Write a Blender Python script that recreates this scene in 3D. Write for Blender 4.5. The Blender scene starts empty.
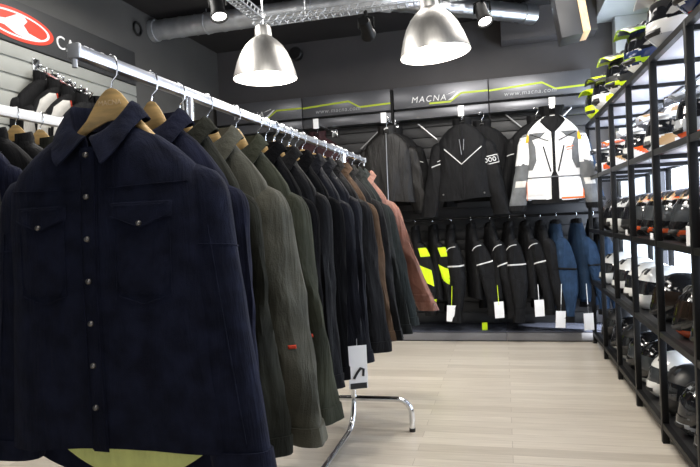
import bpy, bmesh, math, random
from mathutils import Vector, Matrix
PI = math.pi
SC = bpy.context.scene
COL = SC.collection
random.seed(7)

# ------------------------------------------------------------------ camera
cam_data = bpy.data.cameras.new('camera')
cam_data.sensor_width = 36.0
cam_data.lens = 36.0 * 600.0 / 700.0
cam_data.clip_start = 0.05
cam = bpy.data.objects.new('camera', cam_data)
COL.objects.link(cam)
_r = Vector((0.96788721, 0.2469576, -0.04697118))
_d = Vector((-0.0400214, -0.03308909, -0.99865079))
_f = Vector((-0.24817864, 0.96846118, -0.02214292))
mw = Matrix((( _r.x, -_d.x, -_f.x, 0), (_r.y, -_d.y, -_f.y, 0), (_r.z, -_d.z, -_f.z, 1.2), (0, 0, 0, 1)))
cam.matrix_world = mw
SC.camera = cam

# ------------------------------------------------------------------ world, lights, exposure
w = bpy.data.worlds.new('overcast_sky')
SC.world = w
w.use_nodes = True
_nt = w.node_tree
_bg = _nt.nodes['Background']
_bg.inputs['Color'].default_value = (0.83, 0.90, 1.0, 1)
_bg.inputs['Strength'].default_value = 5.0

SC.view_settings.view_transform = 'Standard'
SC.view_settings.look = 'None'
SC.view_settings.exposure = 0.1
SC.view_settings.gamma = 1.0
SC.view_settings.use_curve_mapping = False


def area(name, loc, rot, sx, sy, power, color):
    l = bpy.data.lights.new(name, 'AREA')
    l.shape = 'RECTANGLE'; l.size = sx; l.size_y = sy
    l.energy = power; l.color = color
    o = bpy.data.objects.new(name, l)
    o.location = loc; o.rotation_euler = rot
    COL.objects.link(o)
    return o


def spot(name, loc, target, power, color, size=70, blend=0.6, rad=0.06):
    l = bpy.data.lights.new(name, 'SPOT')
    l.energy = power; l.color = color; l.spot_size = math.radians(size); l.spot_blend = blend
    l.shadow_soft_size = rad
    o = bpy.data.objects.new(name, l)
    o.location = loc
    o.rotation_euler = (Vector(target) - Vector(loc)).to_track_quat('-Z', 'Y').to_euler()
    COL.objects.link(o)
    return o


# daylight entering through the glazing of the right wall
area('window_daylight', (1.62, 3.9, 1.25), (0, PI / 2, 0), 2.2, 4.3, 130, (0.86, 0.92, 1.0))
# soft fill added behind the camera to brighten the nearest jacket's lining
area('shop_front_daylight', (-0.4, -1.5, 1.5), (PI / 2, 0, 0), 2.4, 1.8, 12, (0.88, 0.93, 1.0))
# low sun slipping past the end of the shelves onto the end of the platform
spot('sunbeam_by_the_window', (4.5, 4.79, 1.82), (.70, 5.93, .11), 12000, (1.0, 0.98, 0.94), 5.5, .25, .02)
# area lights added above the frame, in place of unseen ceiling lamps
area('ceiling_luminaire_light', (0.0, 4.3, 3.05), (0, 0, 0), 1.6, 1.6, 55, (1.0, 0.96, 0.9))
area('ceiling_luminaire_light_entrance', (-0.2, 1.2, 3.05), (0, 0, 0), 1.6, 1.6, 40, (1.0, 0.96, 0.9))
area('ceiling_luminaire_light_wall', (-2.3, 3.0, 3.05), (0, math.radians(-10), 0), 0.5, 2.2, 40, (1.0, 0.97, 0.92))
# track spots aimed at the back display
spot('track_spot_light', (-0.1, 4.0, 2.85), (-0.3, 5.7, 1.6), 60, (1.0, 0.97, 0.93), 75)
spot('track_spot_light_white_jacket', (0.3, 4.0, 2.9), (0.45, 5.7, 1.7), 40, (1.0, 0.97, 0.93), 60)

# ------------------------------------------------------------------ materials
MATS = {}


def mat(name, color, rough=0.6, metal=0.0, spec=0.5, noise=0.0, nscale=30.0, bump=0.0, bscale=200.0, emit=None, estr=0.0, coat=0.0, sheen=0.0, color2=None, stretch=None, crease=0.0):
    if name in MATS:
        return MATS[name]
    m = bpy.data.materials.new(name)
    m.use_nodes = True
    nt = m.node_tree
    b = nt.nodes['Principled BSDF']
    b.inputs['Base Color'].default_value = (*color, 1)
    b.inputs['Roughness'].default_value = rough
    b.inputs['Metallic'].default_value = metal
    b.inputs['Specular IOR Level'].default_value = spec
    if coat:
        b.inputs['Coat Weight'].default_value = coat
        b.inputs['Coat Roughness'].default_value = 0.05
    if sheen:
        b.inputs['Sheen Weight'].default_value = sheen
        b.inputs['Sheen Roughness'].default_value = 0.4
        b.inputs['Sheen Tint'].default_value = (*[min(1, c * 6 + .1) for c in color], 1)
    if emit:
        b.inputs['Emission Color'].default_value = (*emit, 1)
        b.inputs['Emission Strength'].default_value = estr
    tc = nt.nodes.new('ShaderNodeTexCoord')
    src = tc.outputs['Object']
    if stretch:
        mp = nt.nodes.new('ShaderNodeMapping')
        mp.inputs['Scale'].default_value = stretch
        nt.links.new(src, mp.inputs['Vector'])
        src = mp.outputs['Vector']
    if noise or color2:
        n = nt.nodes.new('ShaderNodeTexNoise')
        n.inputs['Scale'].default_value = nscale
        n.inputs['Detail'].default_value = 5
        nt.links.new(src, n.inputs['Vector'])
        r = nt.nodes.new('ShaderNodeValToRGB')
        c2 = color2 or tuple(min(1, c * (1 + noise)) for c in color)
        c1 = color if color2 else tuple(c * (1 - noise) for c in color)
        r.color_ramp.elements[0].position = 0.35
        r.color_ramp.elements[1].position = 0.68
        r.color_ramp.elements[0].color = (*c1, 1)
        r.color_ramp.elements[1].color = (*c2, 1)
        nt.links.new(n.outputs['Fac'], r.inputs['Fac'])
        nt.links.new(r.outputs['Color'], b.inputs['Base Color'])
    if bump:
        n2 = nt.nodes.new('ShaderNodeTexNoise')
        n2.inputs['Scale'].default_value = bscale
        n2.inputs['Detail'].default_value = 3
        nt.links.new(src, n2.inputs['Vector'])
        bp = nt.nodes.new('ShaderNodeBump')
        bp.inputs['Strength'].default_value = bump
        bp.inputs['Distance'].default_value = 0.004
        nt.links.new(n2.outputs['Fac'], bp.inputs['Height'])
        last = bp
        if crease:
            mp = nt.nodes.new('ShaderNodeMapping')
            mp.inputs['Scale'].default_value = (12, 12, 2.3)
            mp.inputs['Rotation'].default_value = (0, .22, 0)
            nt.links.new(tc.outputs['Object'], mp.inputs['Vector'])
            n3 = nt.nodes.new('ShaderNodeTexNoise')
            n3.inputs['Scale'].default_value = 1.0
            n3.inputs['Detail'].default_value = 4
            n3.inputs['Distortion'].default_value = .8
            nt.links.new(mp.outputs[0], n3.inputs['Vector'])
            last = nt.nodes.new('ShaderNodeBump')
            last.inputs['Strength'].default_value = crease
            last.inputs['Distance'].default_value = 0.035
            nt.links.new(n3.outputs['Fac'], last.inputs['Height'])
            nt.links.new(bp.outputs['Normal'], last.inputs['Normal'])
        nt.links.new(last.outputs['Normal'], b.inputs['Normal'])
    MATS[name] = m
    return m


def fabric(name, color, rough=0.85, noise=0.25, nscale=14, bump=0.35, bscale=420, sheen=0.03, spec=0.12, crease=0.6, **k):
    return mat(name, color, rough, 0, spec, noise, nscale, bump, bscale, sheen=sheen, crease=crease, **k)


chrome = mat('chrome', (0.82, 0.83, 0.85), 0.14, 1.0)
zinc = mat('galvanised_steel', (0.62, 0.64, 0.67), 0.42, .6, noise=0.15, nscale=9)
black_metal = mat('black_powder_coat', (0.008, 0.008, 0.0085), 0.45, 0, 0.18)
satin_chrome = mat('satin_chrome', (0.70, 0.72, 0.77), 0.28, 0.95)
alu = mat('brushed_aluminium', (0.70, 0.68, 0.65), 0.42, 1.0, noise=0.06, nscale=60, stretch=(1, 1, 0.05))
lamp_white = mat('lamp_white_enamel', (0.95, 0.93, 0.9), 0.5)
bulb_m = mat('lit_bulb', (1, 1, 1), 0.5, emit=(1.0, 0.95, 0.86), estr=60)
bulb_small = mat('lit_spot_bulb', (1, 1, 1), 0.5, emit=(1.0, 0.97, 0.92), estr=8)
beech = mat('varnished_beech', (0.62, 0.41, 0.17), 0.45, noise=0.2, nscale=12, stretch=(1, 6, 6))
wood_edge = mat('pale_wood_edge', (0.78, 0.52, 0.30), 0.5, noise=0.12, nscale=20, stretch=(4, 4, 1))
white_card = mat('white_card', (0.82, 0.82, 0.83), 0.6)
white_plastic = mat('white_plastic', (0.85, 0.85, 0.86), 0.4)
black_plastic = mat('black_plastic', (0.012, 0.012, 0.013), 0.45)
black_print = mat('black_print', (0.015, 0.015, 0.016), 0.6)
grey_print = mat('grey_print', (0.5, 0.5, 0.48), 0.6)
white_print = mat('white_print', (0.86, 0.86, 0.86), 0.5)
silver_print = mat('silver_print', (0.42, 0.43, 0.45), 0.45)
red_print = mat('red_print', (0.78, 0.06, 0.03), 0.5)
lime_print = mat('lime_print', (0.50, 0.62, 0.03), 0.5)
sign_grey = mat('dark_grey_sign', (0.05, 0.05, 0.051), 0.5)
header_m = mat('satin_dark_header', (0.13, 0.132, 0.145), 0.32, 0.4, noise=0.06, nscale=4)
wall_dark = mat('charcoal_wall_paint', (0.098, 0.092, 0.095), 0.75, noise=0.06, nscale=3, bump=0.1, bscale=90)
wall_left_m = mat('grey_wall_paint', (0.10, 0.097, 0.092), 0.75, noise=0.06, nscale=3, bump=0.1, bscale=90)
ceil_m = mat('black_ceiling_paint', (0.028, 0.026, 0.027), 0.85, noise=0.15, nscale=3)
slat_m = mat('grey_slatwall_laminate', (0.36, 0.365, 0.335), 0.55, noise=0.04, nscale=5)
slat_dark = mat('dark_slatwall_laminate', (0.03, 0.03, 0.032), 0.5)
soffit_m = mat('pale_grey_plaster', (0.62, 0.66, 0.68), 0.7, noise=0.04, nscale=4)
wall_right_m = mat('pale_lavender_wall', (0.48, 0.49, 0.56), 0.6, noise=0.04, nscale=3)
shelf_dark = mat('black_laminate_shelf', (0.012, 0.012, 0.013), 0.35)
shelf_m = mat('pale_laminate_shelf', (0.62, 0.62, 0.68), 0.22, noise=0.03, nscale=3)
platform_top = mat('dark_blue_grey_laminate', (0.05, 0.055, 0.075), 0.22)
platform_m = mat('anthracite_plinth', (0.045, 0.045, 0.05), 0.4)
grey_flap = mat('frame_grey', (0.05, 0.05, 0.055), 0.5)


def glass_mat():
    m = bpy.data.materials.new('window_glass')
    m.use_nodes = True
    nt = m.node_tree
    nt.nodes.remove(nt.nodes['Principled BSDF'])
    out = nt.nodes['Material Output']
    t = nt.nodes.new('ShaderNodeBsdfTransparent')
    t.inputs['Color'].default_value = (0.95, 0.97, 1, 1)
    g = nt.nodes.new('ShaderNodeBsdfGlossy')
    g.inputs['Roughness'].default_value = 0.02
    mx = nt.nodes.new('ShaderNodeMixShader')
    mx.inputs[0].default_value = 0.06
    nt.links.new(t.outputs[0], mx.inputs[1])
    nt.links.new(g.outputs[0], mx.inputs[2])
    nt.links.new(mx.outputs[0], out.inputs['Surface'])
    return m


glass = glass_mat()


def floor_mat():
    m = bpy.data.materials.new('pale_oak_laminate')
    m.use_nodes = True
    nt = m.node_tree
    b = nt.nodes['Principled BSDF']
    tc = nt.nodes.new('ShaderNodeTexCoord')
    br = nt.nodes.new('ShaderNodeTexBrick')
    br.offset = 0.37
    br.inputs['Scale'].default_value = 1.0
    br.inputs['Brick Width'].default_value = 1.28
    br.inputs['Row Height'].default_value = 0.095
    br.inputs['Mortar Size'].default_value = 0.0012
    br.inputs['Color1'].default_value = (0.56, 0.50, 0.42, 1)
    br.inputs['Color2'].default_value = (0.72, 0.66, 0.57, 1)
    br.inputs['Mortar'].default_value = (0.40, 0.34, 0.28, 1)
    nt.links.new(tc.outputs['Object'], br.inputs['Vector'])
    mp = nt.nodes.new('ShaderNodeMapping')
    mp.inputs['Scale'].default_value = (1.2, 16, 1)
    nt.links.new(tc.outputs['Object'], mp.inputs['Vector'])
    n = nt.nodes.new('ShaderNodeTexNoise')
    n.inputs['Scale'].default_value = 3.0
    n.inputs['Detail'].default_value = 6
    nt.links.new(mp.outputs[0], n.inputs['Vector'])
    mix = nt.nodes.new('ShaderNodeMixRGB')
    mix.blend_type = 'MULTIPLY'
    mix.inputs['Fac'].default_value = 0.35
    nt.links.new(br.outputs['Color'], mix.inputs['Color1'])
    r = nt.nodes.new('ShaderNodeValToRGB')
    r.color_ramp.elements[0].position = 0.3
    r.color_ramp.elements[1].position = 0.7
    r.color_ramp.elements[0].color = (0.55, 0.52, 0.48, 1)
    nt.links.new(n.outputs['Fac'], r.inputs['Fac'])
    nt.links.new(r.outputs['Color'], mix.inputs['Color2'])
    nt.links.new(mix.outputs[0], b.inputs['Base Color'])
    b.inputs['Roughness'].default_value = 0.33
    b.inputs['Specular IOR Level'].default_value = 0.5
    return m


# ------------------------------------------------------------------ mesh helpers
def obj(name, bm, m, parent=None, smooth=True):
    me = bpy.data.meshes.new(name)
    bmesh.ops.recalc_face_normals(bm, faces=bm.faces[:])
    bm.to_mesh(me)
    bm.free()
    for mm in (m if isinstance(m, (list, tuple)) else [m]):
        me.materials.append(mm)
    if smooth:
        for p in me.polygons:
            p.use_smooth = True
        try:
            me.set_sharp_from_angle(angle=math.radians(40))
        except Exception:
            pass
    o = bpy.data.objects.new(name, me)
    COL.objects.link(o)
    if parent is not None:
        o.parent = parent
    return o


def tag(o, label=None, cat=None, group=None, kind=None):
    if label: o['label'] = label
    if cat: o['category'] = cat
    if group: o['group'] = group
    if kind: o['kind'] = kind
    return o


def thing(name, label, cat, loc=(0, 0, 0), rz=0.0, group=None):
    o = bpy.data.objects.new(name, None)
    o.empty_display_size = 0.05
    COL.objects.link(o)
    o.location = loc
    o.rotation_euler = (0, 0, rz)
    return tag(o, label, cat, group)


def dup(root, loc, rz, label, group=None, scale=1.0):
    r = root.copy(); COL.objects.link(r)
    r.location = loc; r.rotation_euler = (0, 0, rz)
    r['label'] = label
    if scale != 1.0:
        r.scale = (scale,) * 3
    if group: r['group'] = group
    for ch in list(root.children):
        c = ch.copy(); COL.objects.link(c); c.parent = r
        for g in ch.children:
            d = g.copy(); COL.objects.link(d); d.parent = c
    return r


def box(bm, x0, x1, y0, y1, z0, z1, bev=0.0, mi=0):
    r = bmesh.ops.create_cube(bm, size=1)
    vs = r['verts']
    for v in vs:
        v.co = Vector((x0 + (v.co.x + .5) * (x1 - x0), y0 + (v.co.y + .5) * (y1 - y0), z0 + (v.co.z + .5) * (z1 - z0)))
    if bev > 0:
        es = list({e for v in vs for e in v.link_edges})
        r2 = bmesh.ops.bevel(bm, geom=es, offset=bev, segments=2, affect='EDGES', profile=0.5)
        for f in r2['faces']:
            f.material_index = mi
    for v in vs:
        if v.is_valid:
            for f in v.link_faces:
                f.material_index = mi
    return bm


def bx(x0, x1, y0, y1, z0, z1, bev=0.0):
    return box(bmesh.new(), x0, x1, y0, y1, z0, z1, bev)


def loft(bm, rings, closed=True, cap0=False, cap1=False, mi=None):
    """rings: list of lists of points."""
    vr = [[bm.verts.new(p) for p in ring] for ring in rings]
    n = len(vr[0])
    for i in range(len(vr) - 1):
        for j in range(n if closed else n - 1):
            k = (j + 1) % n
            f = bm.faces.new((vr[i][j], vr[i][k], vr[i + 1][k], vr[i + 1][j]))
            if mi is not None:
                f.material_index = mi(i, j) if callable(mi) else mi
    if cap0: 
        f = bm.faces.new(vr[0]); f.material_index = 0 if mi is None else (mi(0, 0) if callable(mi) else mi)
    if cap1: 
        f = bm.faces.new(vr[-1]); f.material_index = 0 if mi is None else (mi(len(vr) - 2, 0) if callable(mi) else mi)
    return vr


def thicken(bm, t):
    bmesh.ops.recalc_face_normals(bm, faces=bm.faces[:])
    bm.normal_update()
    bmesh.ops.solidify(bm, geom=bm.faces[:], thickness=t)


def frame_of(t):
    t = t.normalized()
    a = Vector((0, 0, 1)) if abs(t.z) < 0.9 else Vector((1, 0, 0))
    u = t.cross(a).normalized()
    return u, t.cross(u).normalized()


def tube(bm, pts, r, n=10, caps=True, flat=None, mi=None):
    pts = [Vector(p) for p in pts]
    rings = []
    u = None
    for i, p in enumerate(pts):
        t = (pts[min(i + 1, len(pts) - 1)] - pts[max(i - 1, 0)]).normalized()
        if u is None:
            u, v = frame_of(t)
        else:
            u = (u - t * u.dot(t)).normalized()
            v = t.cross(u).normalized()
        rr = r[i] if isinstance(r, (list, tuple)) else r
        rings.append([p + (u * math.cos(2 * PI * k / n) + v * math.sin(2 * PI * k / n) * (flat or 1)) * rr for k in range(n)])
    loft(bm, rings, True, caps, caps, mi)
    return bm


def tb(pts, r, n=10, **k):
    return tube(bmesh.new(), pts, r, n, **k)


def arc(c, r, a0, a1, n, ax='xz'):
    out = []
    for i in range(n + 1):
        a = a0 + (a1 - a0) * i / n
        p, q = r * math.cos(a), r * math.sin(a)
        out.append({'xz': (c[0] + p, c[1], c[2] + q), 'yz': (c[0], c[1] + p, c[2] + q), 'xy': (c[0] + p, c[1] + q, c[2])}[ax])
    return out


def lathe(bm, prof, n=40, mi=None):
    rings = [[Vector((r * math.cos(2 * PI * k / n), r * math.sin(2 * PI * k / n), z)) for k in range(n)] for r, z in prof]
    loft(bm, rings, True, False, False, mi)
    return bm


def prism(bm, pts, axis, d0, d1, mi=0):
    """polygon of 2-D points extruded along axis ('x': pts are (y,z); 'y': (x,z); 'z': (x,y))"""
    def P(p, d):
        return {'x': (d, p[0], p[1]), 'y': (p[0], d, p[1]), 'z': (p[0], p[1], d)}[axis]
    a = [bm.verts.new(P(p, d0)) for p in pts]
    b = [bm.verts.new(P(p, d1)) for p in pts]
    fs = [bm.faces.new(a), bm.faces.new(b[::-1])]
    for i in range(len(pts)):
        j = (i + 1) % len(pts)
        fs.append(bm.faces.new((a[i], b[i], b[j], a[j])))
    for f in fs: f.material_index = mi
    return bm


def text_mesh(s, size, depth=0.002, shear=0.0, space=1.0, align='LEFT'):
    cu = bpy.data.curves.new('t', 'FONT')
    cu.body = s; cu.size = size; cu.extrude = depth; cu.shear = shear; cu.space_character = space
    cu.align_x = align
    o = bpy.data.objects.new('t', cu)
    COL.objects.link(o)
    bpy.context.view_layer.update()
    dg = bpy.context.evaluated_depsgraph_get()
    me = bpy.data.meshes.new_from_object(o.evaluated_get(dg))
    bpy.data.objects.remove(o)
    bm = bmesh.new()
    bm.from_mesh(me)
    bpy.data.meshes.remove(me)
    return bm


def text(name, s, size, m, parent, loc, rot, **k):
    bm = text_mesh(s, size, **k)
    M = Matrix.Translation(loc) @ rot.to_matrix().to_4x4() if hasattr(rot, 'to_matrix') else Matrix.Translation(loc) @ rot
    bmesh.ops.transform(bm, matrix=M, verts=bm.verts[:])
    return obj(name, bm, m, parent, smooth=False)


ROT_BACK = Matrix.Rotation(PI / 2, 4, 'X')                                       # reads from -Y
ROT_LEFT = Matrix.Rotation(PI / 2, 4, 'Z') @ Matrix.Rotation(PI / 2, 4, 'X')     # on a wall facing +X

# ------------------------------------------------------------------ room
XL, XR, YB, YF, ZC = -3.05, 1.36, 6.25, -1.6, 3.15


def struct(name, bm, m, parent=None, smooth=False):
    o = obj(name, bm, m, parent, smooth)
    if parent is None:
        o['kind'] = 'structure'
    return o


struct('floor', bx(XL - .1, XR + .1, YF - .1, YB + .1, -0.1, 0), floor_mat())
struct('ceiling', bx(XL - .1, XR + .1, YF - .1, YB + .1, ZC, ZC + .1), ceil_m)
struct('wall_back', bx(XL - .1, XR + .1, YB, YB + .1, 0, ZC), wall_dark)
struct('wall_left', bx(XL - .1, XL, YF, YB, 0, ZC), wall_left_m)
struct('wall_front', bx(XL - .1, XR + .1, YF - .1, YF, 0, ZC), wall_left_m)
# right wall with a long window and a glazed door
W1 = (1.7, 6.05, 0.12, 2.35)
bm = bmesh.new()
box(bm, XR, XR + .1, YF, W1[0], 0, ZC)
box(bm, XR, XR + .1, W1[0], W1[1], 0, W1[2])
box(bm, XR, XR + .1, W1[0], W1[1], W1[3], ZC)
box(bm, XR, XR + .1, W1[1], YB, 0, ZC)
struct('wall_right', bm, wall_right_m)


def window(name, W, ny, zs):
    bm = bmesh.new()
    y0, y1, z0, z1 = W
    t = .04
    for a, b in ((y0, y0 + t), (y1 - t, y1)):
        box(bm, XR + .02, XR + .08, a, b, z0, z1)
    for a, b in ((z0, z0 + t), (z1 - t, z1)):
        box(bm, XR + .02, XR + .08, y0 + t, y1 - t, a, b)
    for i in range(1, ny):
        yy = y0 + (y1 - y0) * i / ny
        box(bm, XR + .025, XR + .075, yy - .022, yy + .022, z0 + t, z1 - t)
    for z in zs:
        box(bm, XR + .03, XR + .07, y0 + t, y1 - t, z - .018, z + .018)
    f = struct(name, bm, grey_flap)
    g = obj('window_pane', bx(XR + .048, XR + .052, y0 + t, y1 - t, z0 + t, z1 - t), glass, f, False)
    return f


window('window_1', W1, 3, ())
# soffit of the right side and the pilaster below it
struct('ceiling_soffit', bx(0.92, XR - .003, 4.2, YB - .003, 2.98, ZC - .003), soffit_m)
struct('wall_pilaster', bx(1.08, XR - .003, 6.08, YB - .003, 0.0, 2.977), soffit_m)
# dark box beam coming out of the back wall
struct('ceiling_beam', bx(0.05, 0.915, 6.02, YB - .003, 2.86, ZC - .003), wall_dark)

# left wall: slatted display boards
bm = bmesh.new()
z = 0.12
while z < 2.44:
    box(bm, XL + .002, XL + .018, 0.4, 4.62, z, min(z + .1, 2.445), 0.003)
    z += .112
box(bm, XL + .001, XL + .006, 0.4, 4.62, 0.12, 2.445)
tag(obj('slatwall_panel', bm, slat_m, None), 'light grey slatted wall panel with horizontal grooves under the logo board', 'wall panel')

sg = thing('logo_board', 'long dark grey sign board with red oval logo and white letters on slatted wall', 'sign', (XL, 3.3, 2.59))
bm = bmesh.new()
box(bm, 0.002, 0.03, -1.1, 1.31, -.14, .145, 0.006)
obj('board', bm, sign_grey, sg)


def ellipse(cy, cz, ry, rz, n=48):
    return [(cy + ry * math.cos(2 * PI * i / n), cz + rz * math.sin(2 * PI * i / n)) for i in range(n)]


bm = bmesh.new()
prism(bm, ellipse(0.0, -.015, .325, .102), 'x', .031, .034)
oval = obj('oval_logo', bm, red_print, sg, False)
bm = bmesh.new()
# white ring and the emblem inside it
ro, ri = ellipse(0, -.015, .285, .082), ellipse(0, -.015, .262, .07)
v0 = [bm.verts.new((.0355, *p)) for p in ro]; v1 = [bm.verts.new((.0355, *p)) for p in ri]
for i in range(48):
    j = (i + 1) % 48
    bm.faces.new((v0[i], v0[j], v1[j], v1[i]))
prism(bm, [(-.26, -.03), (-.10, .0), (.0, .055), (.06, .052), (.085, .03), (.05, -.005), (.09, -.045), (.21, -.062), (.10, -.088), (-.02, -.078), (-.11, -.045), (-.2, -.045)], 'x', .0345, .037)
obj('emblem', bm, white_print, oval, False)
text('lettering', 'CABERG', .135, white_print, sg, (.0345, .345, -.07), ROT_LEFT, depth=.003, space=1.12)

# ------------------------------------------------------------------ duct and services under the ceiling
dk = thing('ventilation_duct', 'silver spiral ventilation duct running across under the black ceiling', 'duct', (0, 0, 0))


def spiral(bm, a, b, r, pitch=.14, n=20):
    a, b = Vector(a), Vector(b)
    L = (b - a).length
    m = int(L / .02)
    pts, rad = [], []
    for i in range(m + 1):
        pts.append(a.lerp(b, i / m))
        ph = (i * .02) % pitch
        rad.append(r + (.004 if ph < .02 else 0))
    tube(bm, pts, rad, n)
    return bm


bm = bmesh.new()
spiral(bm, (XL + .003, 4.95, 3.02), (-0.95, 4.95, 3.02), .088)
obj('straight_pipe', bm, zinc, dk)
bm = bmesh.new()
spiral(bm, (-0.88, 4.99, 3.02), (0.27, 5.80, 3.02), .083)
tube(bm, [(0.24, 5.78, 3.02), (0.34, 5.85, 3.02)], .093, 20)
obj('branch_pipe', bm, mat('bright_galvanised_steel', (0.7, 0.73, 0.78), 0.3, 1.0), dk)
bm = bmesh.new()
tube(bm, [(-1.03, 4.95, 3.02), (-.94, 4.955, 3.02), (-.84, 5.02, 3.02)], .095, 20)
obj('collar', bm, zinc, dk)
bm = bmesh.new()
tube(bm, [(XL + .003, 4.95, 3.02), (XL + .05, 4.95, 3.02)], .1, 20)
obj('wall_flange', bm, zinc, dk)
bm = bmesh.new()
for x in (-2.5, -1.5):
    bm = bmesh.new()
    tube(bm, arc((x, 4.95, 3.02), .092, 0, 2 * PI, 20, 'yz'), .006, 6, caps=False)
    tube(bm, [(x, 4.95, 3.105), (x, 4.95, ZC)], .005, 6)
    obj('pipe_clamp', bm, zinc, dk)
obj('suspension_rod', tb([(-.3, 5.4, 3.10), (-.3, 5.4, ZC)], .005, 6), zinc, dk)

bm = bmesh.new()
tube(bm, arc((XL + .012, 4.70, 2.967), .055, 0, 2 * PI, 24, 'yz'), .011, 8, caps=False)
tag(obj('wall_ring', bm, black_plastic), 'small round black ring fixed to grey wall left of the duct', 'vent')


def tray(name, a, b, label, w=.07):
    a, b = Vector(a), Vector(b)
    t = (b - a).normalized(); s = Vector((0, 0, 1)).cross(t)
    n = int((b - a).length / .05)
    bm = bmesh.new()
    root = thing(name, label, 'cable tray', a)
    for sd in (-1, 1):
        rail = [a + s * sd * w / 2, b + s * sd * w / 2]
        for z0 in (0.0, .038):
            tube(bm, [p - a + Vector((0, 0, z0)) for p in rail], .0045, 6)
        for i in range(n + 1):
            p = a.lerp(b, i / n) - a + s * sd * w / 2
            q = p + t * .025
            tube(bm, [p, q + Vector((0, 0, .038))], .004, 5)
    for i in range(n + 1):
        p = a.lerp(b, i / n) - a
        tube(bm, [p - s * w / 2, p + s * w / 2], .006, 6)
    obj('tray_lattice', bm, zinc, root)
    for k in (0.12, 0.5, .88):
        p = a.lerp(b, k) - a
        obj('suspension_rod', tb([p, p + Vector((0, 0, ZC - a.z))], .003, 6), zinc, root)
    return root


tray('cable_tray', (-1.40, -.2, 2.45), (-1.40, 3.46, 2.45), 'perforated steel cable tray running lengthwise to the lamp above the clothes rack')
tray('cable_tray', (-1.46, 3.55, 2.45), (1.3, 3.55, 2.45), 'perforated steel cable tray crossing from lamp to lamp in front of the duct')


def pendant(label, loc, tilt, power):
    root = thing('pendant_lamp', label, 'lamp', loc, 0, 'bell pendant lamps')
    root.rotation_euler = (0, tilt, 0)
    prof = [(.193, 0.0), (.192, .012), (.183, .045), (.168, .095), (.145, .15), (.115, .197), (.085, .228), (.062, .245), (.052, .255), (.050, .30), (.044, .318), (.012, .324)]
    bm = lathe(bmesh.new(), prof, 48)
    obj('shade', bm, alu, root)
    bm = lathe(bmesh.new(), [(.193, 0.0), (.190, .0005), (.180, .045), (.165, .092), (.142, .147), (.112, .193), (.082, .222), (.03, .235), (.001, .236)], 48)
    inn = obj('shade_lining', bm, lamp_white, root)
    bm = bmesh.new()
    bmesh.ops.create_uvsphere(bm, u_segments=20, v_segments=14, radius=.062)
    bmesh.ops.translate(bm, verts=bm.verts[:], vec=(0, 0, .085))
    tube(bm, [(0, 0, .14), (0, 0, .235)], .022, 12)
    obj('bulb', bm, bulb_m, root)
    obj('cord', tb([(0, 0, .32), (0, 0, .62)], .005, 8), chrome, root)
    l = bpy.data.lights.new('pendant_bulb_light', 'POINT')
    l.energy = power; l.color = (1.0, 0.93, 0.82); l.shadow_soft_size = .06
    lo = bpy.data.objects.new('pendant_bulb_light', l)
    COL.objects.link(lo); lo.parent = root; lo.location = (0, 0, -.0)
    return root


pendant('brushed aluminium bell lamp hanging over the far end of the clothes rack', (-1.37, 3.45, 2.085), 0, 25)
pendant('slightly tilted aluminium bell lamp hanging in front of the logo header', (-.325, 3.35, 2.09), math.radians(-5), 25)


def track_spot(label, loc, target, lit=False):
    root = thing('spotlight', label, 'spotlight', loc)
    q = (Vector(target) - Vector(loc)).to_track_quat('Z', 'Y').to_matrix().to_4x4()
    bm = lathe(bmesh.new(), [(.001, -.07), (.03, -.07), (.036, -.055), (.036, .03), (.046, .055), (.046, .07), (.04, .07), (.036, .055), (.001, .05)], 20)
    bmesh.ops.transform(bm, matrix=q, verts=bm.verts[:])
    obj('lamp_head', bm, black_metal, root)
    bm = lathe(bmesh.new(), [(.001, .056), (.037, .056), (.036, .06), (.001, .062)], 20)
    bmesh.ops.transform(bm, matrix=q, verts=bm.verts[:])
    obj('lens', bm, bulb_small if lit else black_plastic, root)
    bm = bmesh.new()
    tube(bm, [(.045, 0, 0), (.045, 0, .06), (0, 0, .075), (-.045, 0, .06), (-.045, 0, 0)], .006, 6)
    tube(bm, [(0, 0, .07), (0, 0, .105)], .012, 8)
    obj('bracket', bm, black_metal, root)
    return root


track_spot('small black spotlight under the crossing cable tray between the two bell lamps', (-.75, 3.55, 2.345), (-.75, 5.5, 1.6))
track_spot('lit spotlight under the crossing cable tray just right of the tilted bell lamp', (-.07, 3.55, 2.345 + .0), (.25, 3.0, 1.2), True)
track_spot('lit spotlight under the lengthwise cable tray at the top edge of the picture', (-1.40, 2.9, 2.345), (-1.1, 2.6, 1.3), True)
bm = bmesh.new()
root = thing('wall_speaker', 'small dark round loudspeaker on the back wall behind the hanging lamp', 'speaker', (-2.07, YB, 3.0))
obj('bracket', bx(-.02, .02, -.06, 0, -.03, .03), black_metal, root)
bm = lathe(bmesh.new(), [(.001, -.03), (.05, -.03), (.07, 0.0), (.07, .07), (.06, .08), (.001, .08)], 24)
bmesh.ops.transform(bm, matrix=Matrix.Translation((0, -.09, 0)) @ Matrix.Rotation(PI / 2, 4, 'X'), verts=bm.verts[:])
obj('housing', bm, black_plastic, root)

# hanging board with a pale wooden edge, right of the duct mouth
root = thing('hanging_board', 'dark hanging board with a pale wooden edge below the ceiling near the soffit', 'sign board', (0.685, 5.0, 2.575))
root.rotation_euler = (0, math.radians(-8), 0)
obj('board', bx(-.19, -.03, -.02, .25, -.01, .54, .003), slat_dark, root)
obj('wooden_edge', bx(-.03, .025, -.03, .25, -.005, .54, .004), wood_edge, root)

# ------------------------------------------------------------------ garments
NX = 2.7


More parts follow.
